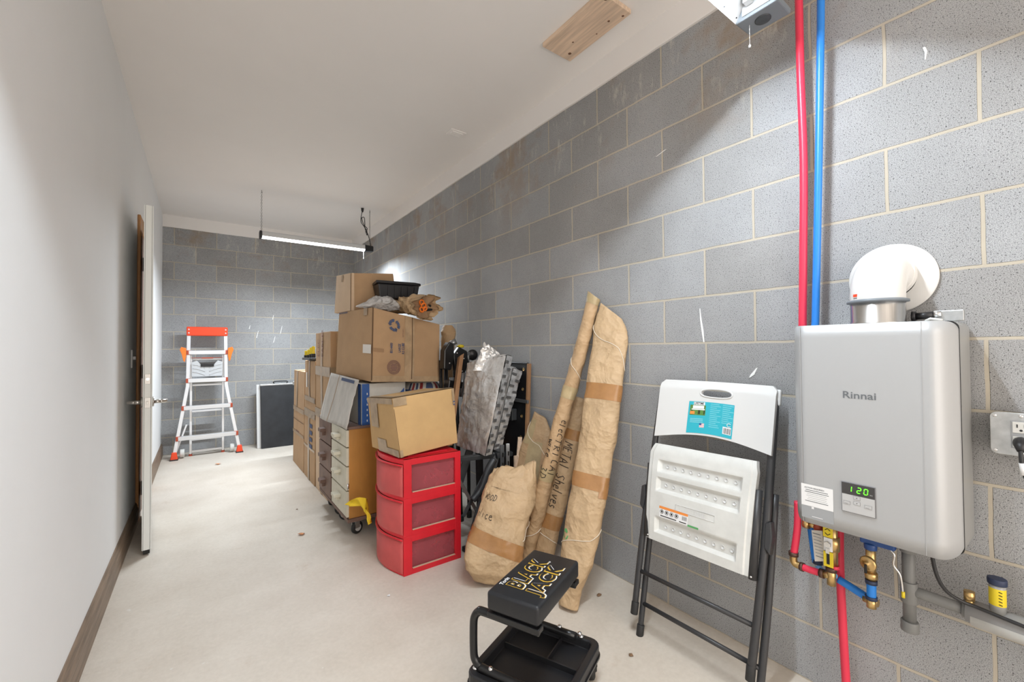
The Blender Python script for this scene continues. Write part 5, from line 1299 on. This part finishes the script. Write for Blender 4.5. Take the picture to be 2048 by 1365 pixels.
for k in range(9):
    for (tt, s_a, s_b) in ((.770, .195, .835), (.580, .195, .840), (.165, .215, .850)):
        s = s_a + (s_b - s_a) * k / 8
        c = seatf(s, tt, -.0132); mb = MB().lathe(c, CN, [(.0068, 0), (.0075, .0018), (.0062, .0030), (.0060, -.0005), (0, -.0008)], 14)
        obj('moulded_boss', mb, M['white_plastic'], st)
obj('green_mark', slab_on(lambda s, t, o_: seatf(s, t, o_), .455, .560, .250, .268, .0015, 4, 1), M['green_ink'], st)
mb = MB(); fr_ = [(.325, .365), (.700, .365), (.700, .425), (.325, .425)]
mb.tube([seatf(a, b, .0008) for a, b in fr_], .0010, 5, closed=True)
obj('embossed_panel', mb, M['white_plastic'], st)
obj('embossed_logo', text_mb('LIFETIME', .016, lambda x, y: seatf(.37 + x / .448, .375 + y / .392, .0010), 1.25), M['white_plastic'], st)
def ss(s0, s1, t0, t1, m, name, o_, par): return obj(name, slab_on(lambda s, t, q: seatf(s, t, q), s0, s1, t0, t1, o_, 3, 2), M[m], par)
wl = ss(.155, .455, .255, .365, 'label_white', 'warning_label', .0010, st); ss(.155, .455, .340, .365, 'label_orange', 'orange_band', .0014, wl)
for k in range(4):
    c = seatf(.185 + k * .052, .312, .0016)
    obj('pictogram', MB().tube([c + CU * .0075 * math.cos(a) + CV * .0075 * math.sin(a) for a in [2 * PI * q / 14 for q in range(14)]], .0007, 5, closed=True).box(c, (.001, .006, .008)), M['black_ink'], wl)
for k in range(7): ss(.398 + k * .007, .401 + k * .007, .292, .330, 'black_ink', 'barcode_bar', .0014, wl)
for k in range(2): ss(.17 + .2 * k, .34 + .1 * k, .265, .274, 'black_ink', 'label_text', .0014, wl)
for u0, u1 in ((-.014, .022), (.433, .438)):
    s_ = obj('side_bracket', MB().tube([CH(u0, .705, .022), CH(u0 * .3 + u1 * .7 if u0 < 0 else u1, .405, .022)], .0135, 12), M['charcoal'], o)
    obj('bolt', MB().sphere(CH(u1, .415, .036), .004, 8, 6), M['chrome'], s_)
for u in (-.036, .474):
    obj('hinge_cover', MB().prism([(u - .010, .52), (u + .010, .50), (u + .014, .56), (u + .006, .61), (u - .012, .60)], lambda a, b: CH(a, b, -.01), lambda a, b: CH(a, b, .022)), M['charcoal'], o, bevel=0.004)

# ================================================================== MECHANIC'S STOOL
SCn = V((-.818, 1.161, 0)); E1 = V((.917, .399, 0)).normalized(); E2 = V((.399, -.917, 0)).normalized()
def ST(a, b, z): return SCn + E1 * a + E2 * b + V((0, 0, z))
o = thing('creeper_stool', 'black rolling mechanic stool with padded seat and tool tray', 'stool', tuple(SCn))
SR = Matrix(((E1.x, E2.x, 0), (E1.y, E2.y, 0), (0, 0, 1)))
def padf(s, t, q):
    a = -.168 + .336 * s; b = -.095 + .190 * t
    return ST(a, b, q)
mb = MB().hexa([padf(0, 0, .348), padf(1, 0, .348), padf(1, 1, .348), padf(0, 1, .348)], [padf(0, 0, .410), padf(1, 0, .410), padf(1, 1, .410), padf(0, 1, .410)])
pad = obj('seat_pad', mb, M['black_vinyl'], o, bevel=0.011, seg=5)
for p_ in pad.data.polygons: p_.use_smooth = True
if hasattr(pad.data, 'set_sharp_from_angle'): pad.data.set_sharp_from_angle(angle=1.0)
def topf(x, y, q=0.0):  # x along E1 from the near-left corner, y towards -E2
    a = -.168 + x; b = .095 - y; s = min(max((a + .168) / .336, 0), 1); t = min(max((b + .095) / .190, 0), 1)
    return ST(a, b, .4105 + q)
def logo(word, x0, y0, h, sx):
    for nm, m_, fat, dx, dy, q in (('logo_shadow', 'label_white', .055, .0030, -.0030, 0.0), ('logo_outline', 'gold', .055, 0, 0, .0004), ('logo_letter', 'black_vinyl', .022, 0, 0, .0009)):
        obj(nm, text_mb(word, h, lambda x, y: topf(x0 + x + dx, y0 + y + dy, q), 1.0, 0.0, fat, spacing=1.15, fitw=sx), M[m_], pad)
logo('BLACK', .060, .095, .056, .205)
logo('JACK', .060, .027, .050, .195)
obj('logo_text', text_mb('Torin', .014, lambda x, y: topf(.052 + x, .161 + y, .0005), 1.0, .15, .03, fitw=.05), M['label_white'], pad)
obj('registered_mark', MB().tube([topf(.268 + .003 * math.cos(a), .088 + .003 * math.sin(a), .001) for a in [2 * PI * k / 10 for k in range(10)]], .0008, 5, closed=True), M['label_white'], pad)
obj('seat_board', MB().box(ST(0, 0, .342), (.31, .165, .014), SR), M['black_plastic'], o, bevel=0.002)
for a in (-.150, .150):
    pts = [ST(a, .088, .326), ST(a, -.11, .326), ST(a, -.138, .320), ST(a, -.156, .296), ST(a, -.160, .26), ST(a, -.160, .19), ST(a, -.156, .160), ST(a, -.138, .142), ST(a, -.11, .137), ST(a, .085, .137)]
    fr = MB()
    sp = smooth_path(pts, 4)
    fr.tube(sp, .0135, 14)
    f_ = obj('frame_tube', fr, M['black_gloss'], o)
    obj('bracket', MB().box(ST(a, -.0, .333), (.034, .19, .018), SR), M['black_gloss'], f_, bevel=0.003)
    for b in (-.09, .055) if a < 0 else (.02, .10):
        obj('bolt', MB().lathe(ST(a * 1.02, b, .149), (0, 0, 1), [(.008, 0), (.008, .004), (.005, .007), (0, .008)], 12), M['chrome'], f_)
# tray: rounded rim, sunken floor, dividers
def rr(ha, hb, r, n=5):
    p = []
    for cx_, cy_, a0 in ((ha - r, hb - r, 0), (-ha + r, hb - r, 90), (-ha + r, -hb + r, 180), (ha - r, -hb + r, 270)):
        for k in range(n + 1):
            a = R(a0 + 90 * k / n); p.append((cx_ + r * math.cos(a), cy_ + r * math.sin(a)))
    return p
TA, TB = .186, .172
o1, o2, o3 = rr(TA, TB, .035), rr(TA - .026, TB - .026, .018), rr(TA - .030, TB - .030, .016)
n = len(o1); mb = MB()
lv = [(o1, .092), (o1, .126), (rr(TA - .004, TB - .004, .032), .130), (rr(TA - .022, TB - .022, .020), .130), (o2, .126), (o3, .100)]
vs = [ST(a, b, z) for L_, z in lv for a, b in L_]
fs = [(i * n + k, i * n + (k + 1) % n, (i + 1) * n + (k + 1) % n, (i + 1) * n + k) for i in range(len(lv) - 1) for k in range(n)]
fs.append(tuple((len(lv) - 1) * n + k for k in range(n))); fs.append(tuple(reversed(range(n))))
mb.add(vs, fs)
tray = obj('tool_tray', mb, M['black_plastic'], o, bevel=0.0015)
obj('divider', MB().box(ST(.02, 0, .109), (.006, 2 * TB - .066, .020), SR), M['black_plastic'], tray, bevel=0.001)
obj('divider', MB().box(ST(.085, .03, .109), (.125, .006, .020), SR), M['black_plastic'], tray, bevel=0.001)
obj('under_lip', MB().prism(rr(TA + .004, TB + .004, .038), lambda a, b: ST(a, b, .086), lambda a, b: ST(a, b, .094)), M['black_gloss'], o)
for a, b in ((-.155, -.15), (.155, -.15), (.155, .14), (-.155, .14)):
    p = ST(a, b, 0)
    st_ = obj('caster_stem', MB().lathe(ST(a, b, .058), (0, 0, 1), [(.010, 0), (.017, .004), (.017, .010), (.012, .013), (.016, .017), (.016, .023), (.009, .027), (.009, .036)], 16), M['chrome'], o)
    ax = (E1 * .6 + E2 * .8).normalized(); c = p + V((0, 0, .030)) + E1.cross(V((0, 0, 1))) * .0
    obj('caster_fork', MB().box(p + V((0, 0, .050)), (.036, .036, .012)).box(p + ax * .015 + V((0, 0, .038)), (.022, .006, .034)).box(p - ax * .015 + V((0, 0, .038)), (.022, .006, .034)), M['dark_metal'], st_, bevel=0.002)
    obj('wheel', MB().lathe(c - ax * .011, ax, [(0, 0), (.024, 0), (.029, .004), (.029, .018), (.024, .022), (0, .022)], 22), M['rubber'], st_)
obj('bolt', MB().lathe(ST(-.155, -.15, .131), (0, 0, 1), [(.009, 0), (.009, .004), (.005, .007), (0, .008)], 12), M['chrome'], o)
obj('bolt', MB().lathe(ST(.168, .10, .131), (0, 0, 1), [(.010, 0), (.010, .003), (.006, .006), (0, .007)], 12), M['chrome'], o)

# ================================================================== WATER HEATER
HEATER = o = thing('water_heater', 'silver wall-hung tankless water heater with green digital display', 'water heater', (0, .39, .66))
HY0, HY1, HZ0, HZ1 = .203, .576, .655, 1.265
sec = rr((HY1 - HY0) / 2, (HZ1 - HZ0) / 2, .018, 4); cy, cz = (HY0 + HY1) / 2, (HZ0 + HZ1) / 2
obj('case', MB().prism(sec, lambda a, b: (-.012, cy + a, cz + b), lambda a, b: (-.168, cy + a, cz + b)), M['heater_side'], o, bevel=0.0)
def frontx(y):
    q = min((y - HY0), (HY1 - y)) / .045
    return -.246 if q >= 1 else -.190 - .056 * math.sin(PI / 2 * max(q, 0)) ** .9
mb = MB()
NY, NZ = 60, 16
def rz(y):  # rounded lid corners
    q = min((y - HY0), (HY1 - y)); r = .026
    return 0 if q >= r else r - math.sqrt(max(r * r - (r - q) ** 2, 0))
def ff(s, t):
    s2 = .5 - .5 * math.cos(PI * s); y = HY1 - (HY1 - HY0) * s2; e = rz(y)
    z = HZ0 + e + (HZ1 - HZ0 - 2 * e) * t; return V((frontx(y), y, z))
mb.grid(ff, NY, NZ, True)
def bk_(p): return V((-.166, p.y, p.z))
mb.grid(lambda s, t: ff(s, 1).lerp(bk_(ff(s, 1)), t), NY, 1, False); mb.grid(lambda s, t: ff(s, 0).lerp(bk_(ff(s, 0)), t), NY, 1, False)
mb.grid(lambda s, t: ff(0, s).lerp(bk_(ff(0, s)), t), NZ, 1, False); mb.grid(lambda s, t: ff(1, s).lerp(bk_(ff(1, s)), t), NZ, 1, False)
cover = obj('front_cover', mb, M['heater'], o)
for y in (.262, .540):
    obj('press_line', MB().box((-.2462 if True else 0, y, (HZ0 + HZ1) / 2), (.0012, .0012, HZ1 - HZ0 - .004)), M['heater'], cover)
obj('seam', MB().prism(rr((HY1 - HY0) / 2 + .001, (HZ1 - HZ0) / 2 + .001, .020, 4), lambda a, b: (-.169, cy + a, cz + b), lambda a, b: (-.173, cy + a, cz + b)), M['dark_metal'], o)
HF = lambda y0, z0: (lambda x, y, q=0.0: V((-.2468 - q, y0 - x, z0 + y)))
obj('logo_lettering', text_mb('Rinnai', .0200, HF(.4345, 1.0495), 1.12, fat=.012), M['heater_text'], cover)
# round corners of plates
lab = obj('notice_label', MB().box((-.2470, .5025, .722), (.0006, .083, .104)), M['label_grey'], cover)
obj('notice_paper', MB().box((-.2474, .5025, .741), (.0006, .083, .066)).box((-.2474, .514, .705), (.0006, .006, .008)), M['label_white'], lab)
LF = HF(.544, .770)
mbt = text_mb('ACTION REQUIRED!', .0042, lambda x, y: LF(.009 + x, -.008 + y, .0012), .95, fat=.02); obj('label_heading', mbt, M['heater_text'], lab)
for k, (a, b) in enumerate([(.012, .070), (.010, .072), (.016, .066), (.014, .068), (.018, .066), (.016, .068), (.010, .070)]):
    obj('label_text', MB().box((-.2478, .544 - (a + b) / 2, .757 - k * .0056), (.0004, b - a, .0009 if k not in (0, 1, 6) else .0018)), M['heater_text' if k in (0, 1, 6) else 'label_grey'], lab)
obj('label_text', MB().box((-.2478, .5025, .678), (.0004, .028, .0016)), M['label_white'], lab)
# keypad and display
kp = obj('control_panel', MB().box((-.2475, .4010, .7625), (.004, .078, .086)), M['panel_edge'], cover, bevel=0.001)
obj('keypad', MB().box((-.2500, .4010, .7465), (.002, .0745, .050)), M['panel_grey'], kp)
disp_ = obj('display', MB().box((-.2500, .4010, .7880), (.002, .0745, .0315)), M['panel_dark'], kp)
for (y, z, w_, h_) in ((.4035, .7655, .0155, .0100), (.4035, .7505, .0155, .0100), (.4270, .7470, .0160, .0095), (.3780, .7470, .0165, .0095)):
    b_ = obj('button', MB().box((-.2512, y, z), (.0010, w_, h_)), M['panel_edge'], kp); obj('button_face', MB().box((-.2517, y, z), (.0010, w_ - .0012, h_ - .0012)), M['panel_grey'], b_)
    if w_ < .0158:
        s_ = 1 if z > .76 else -1
        obj('arrow', MB().add([(-.2524, y + .0022, z - .001 * s_), (-.2524, y - .0022, z - .001 * s_), (-.2524, y, z + .0014 * s_)], [(0, 1, 2)]), M['panel_dark'], b_)
    else: obj('button_text', text_mb('PRIORITY' if y > .4 else 'ON OFF', .0018, (lambda y, z: lambda a, b: V((-.2524, y + .0052 - a, z - .003 + b)))(y, z), .8), M['panel_dark'], b_)
SEG = {'1': 'bc', '2': 'abged', '0': 'abcdef'}
def segs(ch, x, z, h):
    w_ = h * .52; t_ = h * .115; mb = MB(); sh = .10
    P = dict(a=((0, h), (w_, h)), b=((w_, h), (w_, h / 2)), c=((w_, h / 2), (w_, 0)), d=((0, 0), (w_, 0)), e=((0, 0), (0, h / 2)), f=((0, h / 2), (0, h)), g=((0, h / 2), (w_, h / 2)))
    for s_ in SEG[ch]:
        (xa, ya), (xb, yb) = P[s_]
        if xa == xb: q = [(xa - t_ / 2, min(ya, yb) + t_ * .55), (xa + t_ / 2, min(ya, yb) + t_ * .55), (xa + t_ / 2, max(ya, yb) - t_ * .55), (xa - t_ / 2, max(ya, yb) - t_ * .55)]
        else: q = [(xa + t_ * .55, ya - t_ / 2), (xb - t_ * .55, ya - t_ / 2), (xb - t_ * .55, ya + t_ / 2), (xa + t_ * .55, ya + t_ / 2)]
        mb.hexa([(-.2512, x - (a + b * sh), z + b) for a, b in q], [(-.2520, x - (a + b * sh), z + b) for a, b in q])
    return mb
for i, ch in enumerate('120'): obj('digit', segs(ch, .4185 - i * .0155 + (.006 if i == 0 else 0), .7805, .0155), M['led_green'], disp_)
obj('display_text', text_mb('°F/°C', .0026, lambda a, b: V((-.2516, .3745 - a, .780 + b)), .8), M['label_white'], disp_)
# vent: steel collar, white elbow, wall plate
vy, vx = .372, -.150
v = thing('vent_elbow', 'white round vent elbow with steel collar and wall disc above the water heater', 'vent pipe', (vx, vy, HZ1))
obj('steel_collar', MB().lathe((vx, vy, HZ1), (0, 0, 1), [(.066, 0), (.066, .004), (.063, .006), (.063, .068), (.060, .072)], 48), M['steel'], v)
obj('gasket', MB().lathe((vx, vy, HZ1 + .062), (0, 0, 1), [(.062, 0), (.0715, .001), (.0715, .007), (.064, .010)], 48), M['grey_rubber'], v)
el = []; RB = .073
zc = HZ1 + .071
path = [V((vx, vy, zc)), V((vx, vy, zc + .010))]
cz_ = zc + .010
for k in range(1, 13):
    a = PI / 2 * k / 12; path.append(V((vx + RB * (1 - math.cos(a)), vy, cz_ + RB * math.sin(a))))
path.append(V((-.03, vy, cz_ + RB)))
path.append(V((-.004, vy, cz_ + RB)))
obj('elbow', MB().tube(path, .0635, 48, False), M['vent_white'], v)
for x in (-.052, -.040, -.028): obj('elbow_ring', MB().lathe((x, vy, cz_ + RB), (1, 0, 0), [(.063, -.003), (.0675, -.002), (.0675, .002), (.063, .003)], 48), M['vent_white'], v)
obj('wall_disc', MB().lathe((-.004, vy - .003, 1.412), (-1, 0, 0), [(.108, 0), (.109, .003), (.106, .0055), (.064, .0075), (.060, .0075)], 72), M['vent_white'], v)
obj('logo_mark', MB().box((vx - .0500, vy + .0390, zc + .014), (.0012, .014, .008), Matrix.Rotation(R(-38), 3, 'Z')), M['orange_red'], v)
obj('logo_text', MB().box((vx - .0500, vy + .0390, zc + .006), (.0012, .013, .0024), Matrix.Rotation(R(-38), 3, 'Z')), M['heater_text'], v)
b_ = thing('sensor_plug', 'small black and chrome plug fitting on top of the water heater beside the collar', 'fitting', (-.09, .262, HZ1))
obj('plug_body', MB().cyl((-.10, .298, HZ1 + .020), (-.10, .262, HZ1 + .022), .010, n=16).cyl((-.10, .306, HZ1 + .020), (-.10, .297, HZ1 + .020), .015, n=16), M['black_plastic'], b_)
obj('nut', MB().cyl((-.10, .262, HZ1 + .022), (-.10, .245, HZ1 + .023), .009, n=6), M['chrome'], b_)
obj('plate', MB().box((-.09, .232, HZ1 + .018), (.014, .06, .030)), M['galv'], b_, bevel=0.002)
obj('clip', MB().tube([(-.135, .272, HZ1 + .004), (-.135, .262, HZ1 + .010), (-.135, .248, HZ1 + .007), (-.135, .238, HZ1 + .004)], .0035, 8), M['dirty_white'], b_)

# ================================================================== PIPES
def pipe(name, label, pts, m, r, sm=6):
    p = smooth_path(pts, sm) if len(pts) > 2 else [V(q) for q in pts]
    return tag(obj(name, MB().tube(p, r, 18), M[m], loc=pts[-1]), label, 'pipe')
pipe('water_pipe', 'red vertical water pipe running from the ceiling down behind the water heater', [(-.062, .589, 2.78), (-.060, .5895, 2.2), (-.055, .5865, 1.85), (-.060, .592, 1.5), (-.062, .597, 1.265), (-.060, .597, 1.20)], 'pipe_red', .0125)
pipe('water_pipe', 'blue vertical water pipe running from the ceiling down behind the water heater', [(-.062, .519, 2.78), (-.062, .524, 2.38), (-.060, .538, 1.9), (-.062, .556, 1.35), (-.062, .560, 1.262), (-.062, .560, 1.20)], 'pipe_blue', .0115)
def band(par, a, b, r, m='copper'): return obj('clamp_ring', MB().cyl(a, b, r, n=18), M[m], par)
# short red supply loop
q1 = pipe('water_pipe', 'short pink-red pipe dropping from the left end of the water heater', [(-.115, .603, .67), (-.117, .605, .58), (-.120, .617, .480)], 'pipe_red', .0110); band(q1, (-.120, .617, .495), (-.120, .617, .482), .0150)
o = thing('brass_elbow', 'brass elbow joining the two short red pipes under the heater', 'pipe fitting', (-.12, .617, .468))
obj('elbow', MB().tube(smooth_path([(-.120, .617, .484), (-.120, .617, .465), (-.120, .611, .456), (-.121, .597, .455)], 4), .0115, 14), M['brass'], o)
q1 = pipe('water_pipe', 'short horizontal pink-red pipe under the left of the water heater', [(-.121, .600, .455), (-.125, .565, .456), (-.128, .527, .460)], 'pipe_red', .0110); band(q1, (-.1215, .596, .455), (-.1225, .586, .455), .0145); band(q1, (-.127, .538, .459), (-.128, .526, .460), .0145)
o = thing('brass_tee', 'brass tee at the base of the yellow-tagged valve', 'pipe fitting', (-.13, .51, .455))
obj('tee', MB().cyl((-.128, .530, .460), (-.130, .500, .462), .0115, n=14).cyl((-.130, .506, .435), (-.130, .506, .490), .0125, n=14), M['brass'], o)
band(o, (-.130, .506, .478), (-.130, .506, .492), .0150)
# blue drop and its horizontal run
q1 = pipe('water_pipe', 'short blue pipe dropping behind the hanging paper tag', [(-.085, .578, .67), (-.085, .574, .58), (-.085, .562, .470)], 'pipe_blue', .0120); band(q1, (-.085, .558, .482), (-.085, .558, .468), .0145, 'navy')
pipe('water_pipe', 'thin light blue taped pipe piece crossing behind the red loop', [(-.085, .558, .462), (-.088, .545, .450), (-.095, .515, .452), (-.100, .505, .452)], 'pipe_lightblue', .0095)
q1 = pipe('water_pipe', 'horizontal dark blue pipe running behind the long red pipe', [(-.085, .500, .440), (-.09, .455, .428), (-.10, .412, .418)], 'pipe_blue', .0120); band(q1, (-.10, .420, .4195), (-.10, .408, .417), .0140, 'navy')
# yellow-tagged hot valve
o = thing('tagged_valve', 'brass hot water valve wrapped with a yellow tag', 'valve', (-.135, .505, .49))
obj('valve_body', MB().cyl((-.128, .500, .500), (-.128, .500, .65), .0125, n=16).cyl((-.128, .500, .545), (-.128, .500, .590), .018, n=6), M['brass'], o)
obj('neck', MB().cyl((-.128, .497, .490), (-.128, .497, .50), .0125, n=16), M['pipe_red'], o)
obj('yellow_tag', MB().box((-.146, .508, .610), (.004, .026, .040)), M['yellow'], o, bevel=0.001)
obj('yellow_tag', MB().box((-.146, .508, .520), (.004, .026, .048)), M['yellow'], o, bevel=0.001)
obj('white_tag', MB().box((-.146, .508, .567), (.003, .024, .042)), M['label_white'], o, bevel=0.001)
obj('valve_nut', MB().cyl((-.147, .508, .569), (-.157, .508, .569), .0095, n=6).box((-.150, .508, .548), (.006, .010, .016)), M['chrome'], o)
obj('tag_mark', MB().tube([(-.1485, .515, .612), (-.1485, .508, .618), (-.1485, .501, .612)], .0012, 5).tube([(-.1485, .515, .603), (-.1485, .508, .597), (-.1485, .501, .603)], .0012, 5).box((-.1485, .508, .522), (.001, .008, .034)), M['black_ink'], o)
# long red pipe to the floor
q1 = pipe('water_pipe', 'long red pipe running down the block wall to the floor below the heater', [(-.060, .500, .66), (-.062, .503, .50), (-.060, .498, .25), (-.058, .490, .0)], 'pipe_red', .0120)
# relief valve with tag
o = thing('relief_valve', 'brass union and dark red relief cap with a hanging paper tag', 'valve', (-.11, .56, .60))
obj('union', MB().cyl((-.105, .590, .600), (-.105, .572, .600), .0165, n=20).cyl((-.105, .575, .600), (-.105, .552, .600), .010, n=14), M['brass'], o)
obj('red_cap', MB().lathe((-.108, .546, .585), (0, 0, 1), [(.0, 0), (.013, .004), (.015, .014), (.011, .026), (.009, .030), (.009, .062)], 16), M['dark_red'], o)
obj('paper_tag', MB().hexa([(-.140, .547, .497), (-.140, .516, .509), (-.142, .516, .509), (-.142, .547, .497)], [(-.130, .558, .592), (-.130, .528, .600), (-.132, .528, .600), (-.132, .558, .592)]), M['tag'], o)
for k in range(8):
    obj('tag_text', MB().box((-.1345 - (k * .00095), .543 + -.0015 * k, .585 - k * .0098), (.0008, .022, .002)), M['heater_text' if k in (0, 7) else 'label_grey'], o)
# cold inlet valve
o = thing('cold_water_valve', 'brass valve with blue lever above the short vertical blue pipe', 'valve', (-.12, .41, .52))
obj('body', MB().cyl((-.118, .408, .485), (-.118, .408, .60), .0125, n=16).cyl((-.118, .408, .495), (-.118, .408, .512), .0165, n=8), M['brass'], o)
obj('flange', MB().lathe((-.128, .410, .542), (-1, .25, 0), [(.012, 0), (.0215, .001), (.0215, .008), (.017, .010), (.006, .010), (.006, .016), (0, .016)], 24), M['brass'], o)
obj('key', MB().box((-.145, .414, .528), (.006, .007, .026)), M['dark_metal'], o, bevel=0.002)
obj('blue_lever', MB().box((-.128, .388, .612), (.024, .082, .020)).cyl((-.13, .405, .585), (-.13, .405, .605), .016, n=20), M['blue_handle'], o, bevel=0.004)
obj('hose_bail', MB().tube(smooth_path([(-.130, .362, .605), (-.132, .350, .590), (-.132, .352, .560), (-.130, .338, .535), (-.130, .333, .48)], 5), .0028, 8), M['chrome'], o)
obj('bail_tip', MB().cyl((-.130, .333, .492), (-.130, .333, .475), .0042, n=8), M['yellow'], o)
q1 = pipe('water_pipe', 'short vertical blue pipe below the brass cold valve', [(-.118, .408, .488), (-.118, .408, .460), (-.117, .409, .432)], 'pipe_blue', .0118); band(q1, (-.118, .408, .490), (-.118, .408, .478), .0150, 'navy'); band(q1, (-.117, .409, .440), (-.117, .409, .430), .0150, 'navy')
o = thing('brass_tee', 'brass tee below the short vertical blue pipe', 'pipe fitting', (-.112, .41, .42))
obj('tee', MB().cyl((-.117, .409, .432), (-.117, .409, .405), .0120, n=14).cyl((-.100, .432, .418), (-.104, .396, .418), .0110, n=14), M['brass'], o)
# grey drain
o = thing('drain_pipe', 'grey plastic drain pipe with couplings and capped end under the heater', 'pipe', (-.10, .33, .40))
obj('pipe', MB().cyl((-.10, .326, .654), (-.10, .326, .375), .0150, n=22), M['pvc'], o)
for z0, z1 in ((.600, .625), (.455, .515)): obj('coupling', MB().cyl((-.10, .326, z0), (-.10, .326, z1), .0195, n=22), M['pvc'], o, bevel=0.001)
obj('end_cap', MB().cyl((-.10, .326, .372), (-.10, .326, .402), .0205, n=22), M['pvc'], o, bevel=0.002)
obj('side_branch', MB().tube([(-.10, .326, .490), (-.095, .295, .488), (-.085, .25, .482), (-.075, .20, .478)], .0150, 20), M['pvc'], o)
o = thing('condensate_tube', 'thick smoky grey condensate tube running right along the block wall', 'pipe', (-.07, .05, .47))
obj('tube', MB().cyl((-.075, .215, .480), (-.070, -.25, .468), .0290, n=28), M['pvc_light'], o)
obj('collar', MB().cyl((-.075, .222, .480), (-.075, .196, .479), .0235, n=24), M['pvc'], o, bevel=0.002)
obj('filling', MB().cyl((-.078, .205, .470), (-.073, -.25, .458), .0265, n=20), M['dirty_white'], o)
o = thing('sealed_port', 'grey cylinder with navy lid and yellow label standing on the condensate tube', 'cap', (-.08, .16, .51))
obj('port', MB().cyl((-.080, .157, .497), (-.080, .157, .578), .0155, n=24), M['can'], o)
obj('lid', MB().cyl((-.080, .157, .574), (-.080, .157, .590), .0185, n=24), M['navy'], o, bevel=0.002)
obj('label', MB().cyl((-.080, .157, .522), (-.080, .157, .566), .0160, n=24, cap=False), M['yellow'], o)
for k in range(5): obj('label_text', MB().box((-.0955, .1525, .560 - k * .008), (.0012, .012, .0018), Matrix.Rotation(R(-25), 3, 'Z')), M['black_ink'], o)
o = thing('brass_nut', 'small brass nut on the pipe left of the yellow-labelled port', 'pipe fitting', (-.085, .205, .52))
obj('nut', MB().cyl((-.085, .207, .498), (-.085, .207, .515), .008, n=14).cyl((-.085, .207, .512), (-.085, .207, .535), .012, n=6), M['brass'], o)
obj('power_cord', MB().tube(smooth_path([(-.15, .268, .660), (-.15, .266, .615), (-.147, .258, .57), (-.135, .243, .535), (-.118, .218, .515), (-.108, .19, .508), (-.108, .14, .502), (-.106, .08, .495), (-.105, .0, .488), (-.105, -.12, .48)], 6), [.0045] * 55, 10), M['black_plastic'], HEATER)

# ================================================================== ELECTRICAL BOX
o = thing('electrical_outlet', 'galvanised steel outlet box with double socket on the block wall at right', 'outlet', (0, .11, .965))
obj('box', MB().box((-.018, .1115, .966), (.036, .100, .104)), M['galv'], o, bevel=0.003)
obj('cover_plate', MB().prism(rr(.0545, .0565, .014), lambda a, b: (-.036, .1115 + a, .966 + b), lambda a, b: (-.0425, .1115 + a, .966 + b)), M['galv'], o, bevel=0.002)
fc_ = obj('socket_face', MB().box((-.044, .1115, .966), (.004, .036, .072)), M['label_grey'], o, bevel=0.001)
for z in (.985, .947):
    s_ = obj('socket', MB().box((-.0465, .1115, z), (.003, .030, .029)), M['dirty_white'], fc_, bevel=0.003)
    for y in (.1180, .1055): obj('slot', MB().box((-.0484, y, z + .004), (.001, .0022, .0085)), M['black_plastic'], s_)
    obj('ground_hole', MB().cyl((-.0478, .1115, z - .007), (-.0488, .1115, z - .007), .0028, n=10), M['black_plastic'], s_)
for y, z in ((.1115, 1.014), (.1115, .918), (.157, 1.012), (.157, .920), (.066, 1.012)): obj('screw', MB().sphere((-.043, y, z), .0042, 12, 8, (.5, 1, 1)), M['chrome'], o)
o = thing('power_plug', 'black plug in the lower socket with a cord wrapped in white tape', 'plug', (-.06, .1115, .947))
obj('plug_body', MB().tube([(-.048, .1115, .947), (-.062, .1115, .946), (-.078, .1110, .941), (-.086, .1105, .930)], [.0150, .0145, .0115, .0070], 16), M['black_plastic'], o)
obj('cord', MB().tube(smooth_path([(-.083, .1105, .936), (-.090, .110, .915), (-.090, .108, .89), (-.086, .102, .86), (-.083, .085, .80), (-.083, .05, .72)], 5), .0045, 10), M['black_plastic'], o)
obj('white_sleeve', MB().cyl((-.0905, .1085, .902), (-.0885, .1055, .872), .0062, n=12), M['label_white'], o)

# ================================================================== LITTER ON THE FLOOR
def scrap(name, label, x, y, s, m, seed, cat='leaf litter', grp=None):
    rnd = random.Random(seed); mb = MB(); n = 9
    pts = [V((x, y, .002)) + V((math.cos(2 * PI * k / n) * s * rnd.uniform(.4, 1), math.sin(2 * PI * k / n) * s * rnd.uniform(.3, .8), rnd.uniform(0, s * .35))) for k in range(n)]
    c = V((x, y, s * .35)); mb.add(pts + [c], [(k, (k + 1) % n, n) for k in range(n)])
    mb.add([p - V((0, 0, .0012)) for p in pts] + [c - V((0, 0, .0012))], [((k + 1) % n, k, n) for k in range(n)])
    tag(obj(name, mb, M[m], merge=False, loc=(x, y, 0)), label, cat, grp)
scrap('dry_leaf', 'curled brown leaf fragment on the floor below the folding chair', -.408, 1.081, .014, 'leaf', 1)
scrap('dry_leaf', 'small crumbled dry leaf on the floor between the stool and the block wall', -.205, 1.43, .018, 'leaf', 2)
scrap('paper_scrap', 'torn orange scrap on the floor in front of the rolling cabinet', -1.233, 3.051, .030, 'orange_leaf', 3, 'scrap')
scrap('paper_scrap', 'tiny dark speck of debris on the floor in the middle of the aisle', -1.18, 3.55, .010, 'leaf', 4, 'scrap')
scrap('paper_scrap', 'pale paint chip on the floor in front of the red drawers', -1.025, 2.04, .010, 'label_white', 5, 'scrap')
scrap('rubber_band', 'small brown ring-like scrap on the floor near the ladder', -1.62, 5.45, .035, 'orange_leaf', 6, 'scrap')
for q in list(bpy.data.objects):
    if '_o' in q: del q['_o']
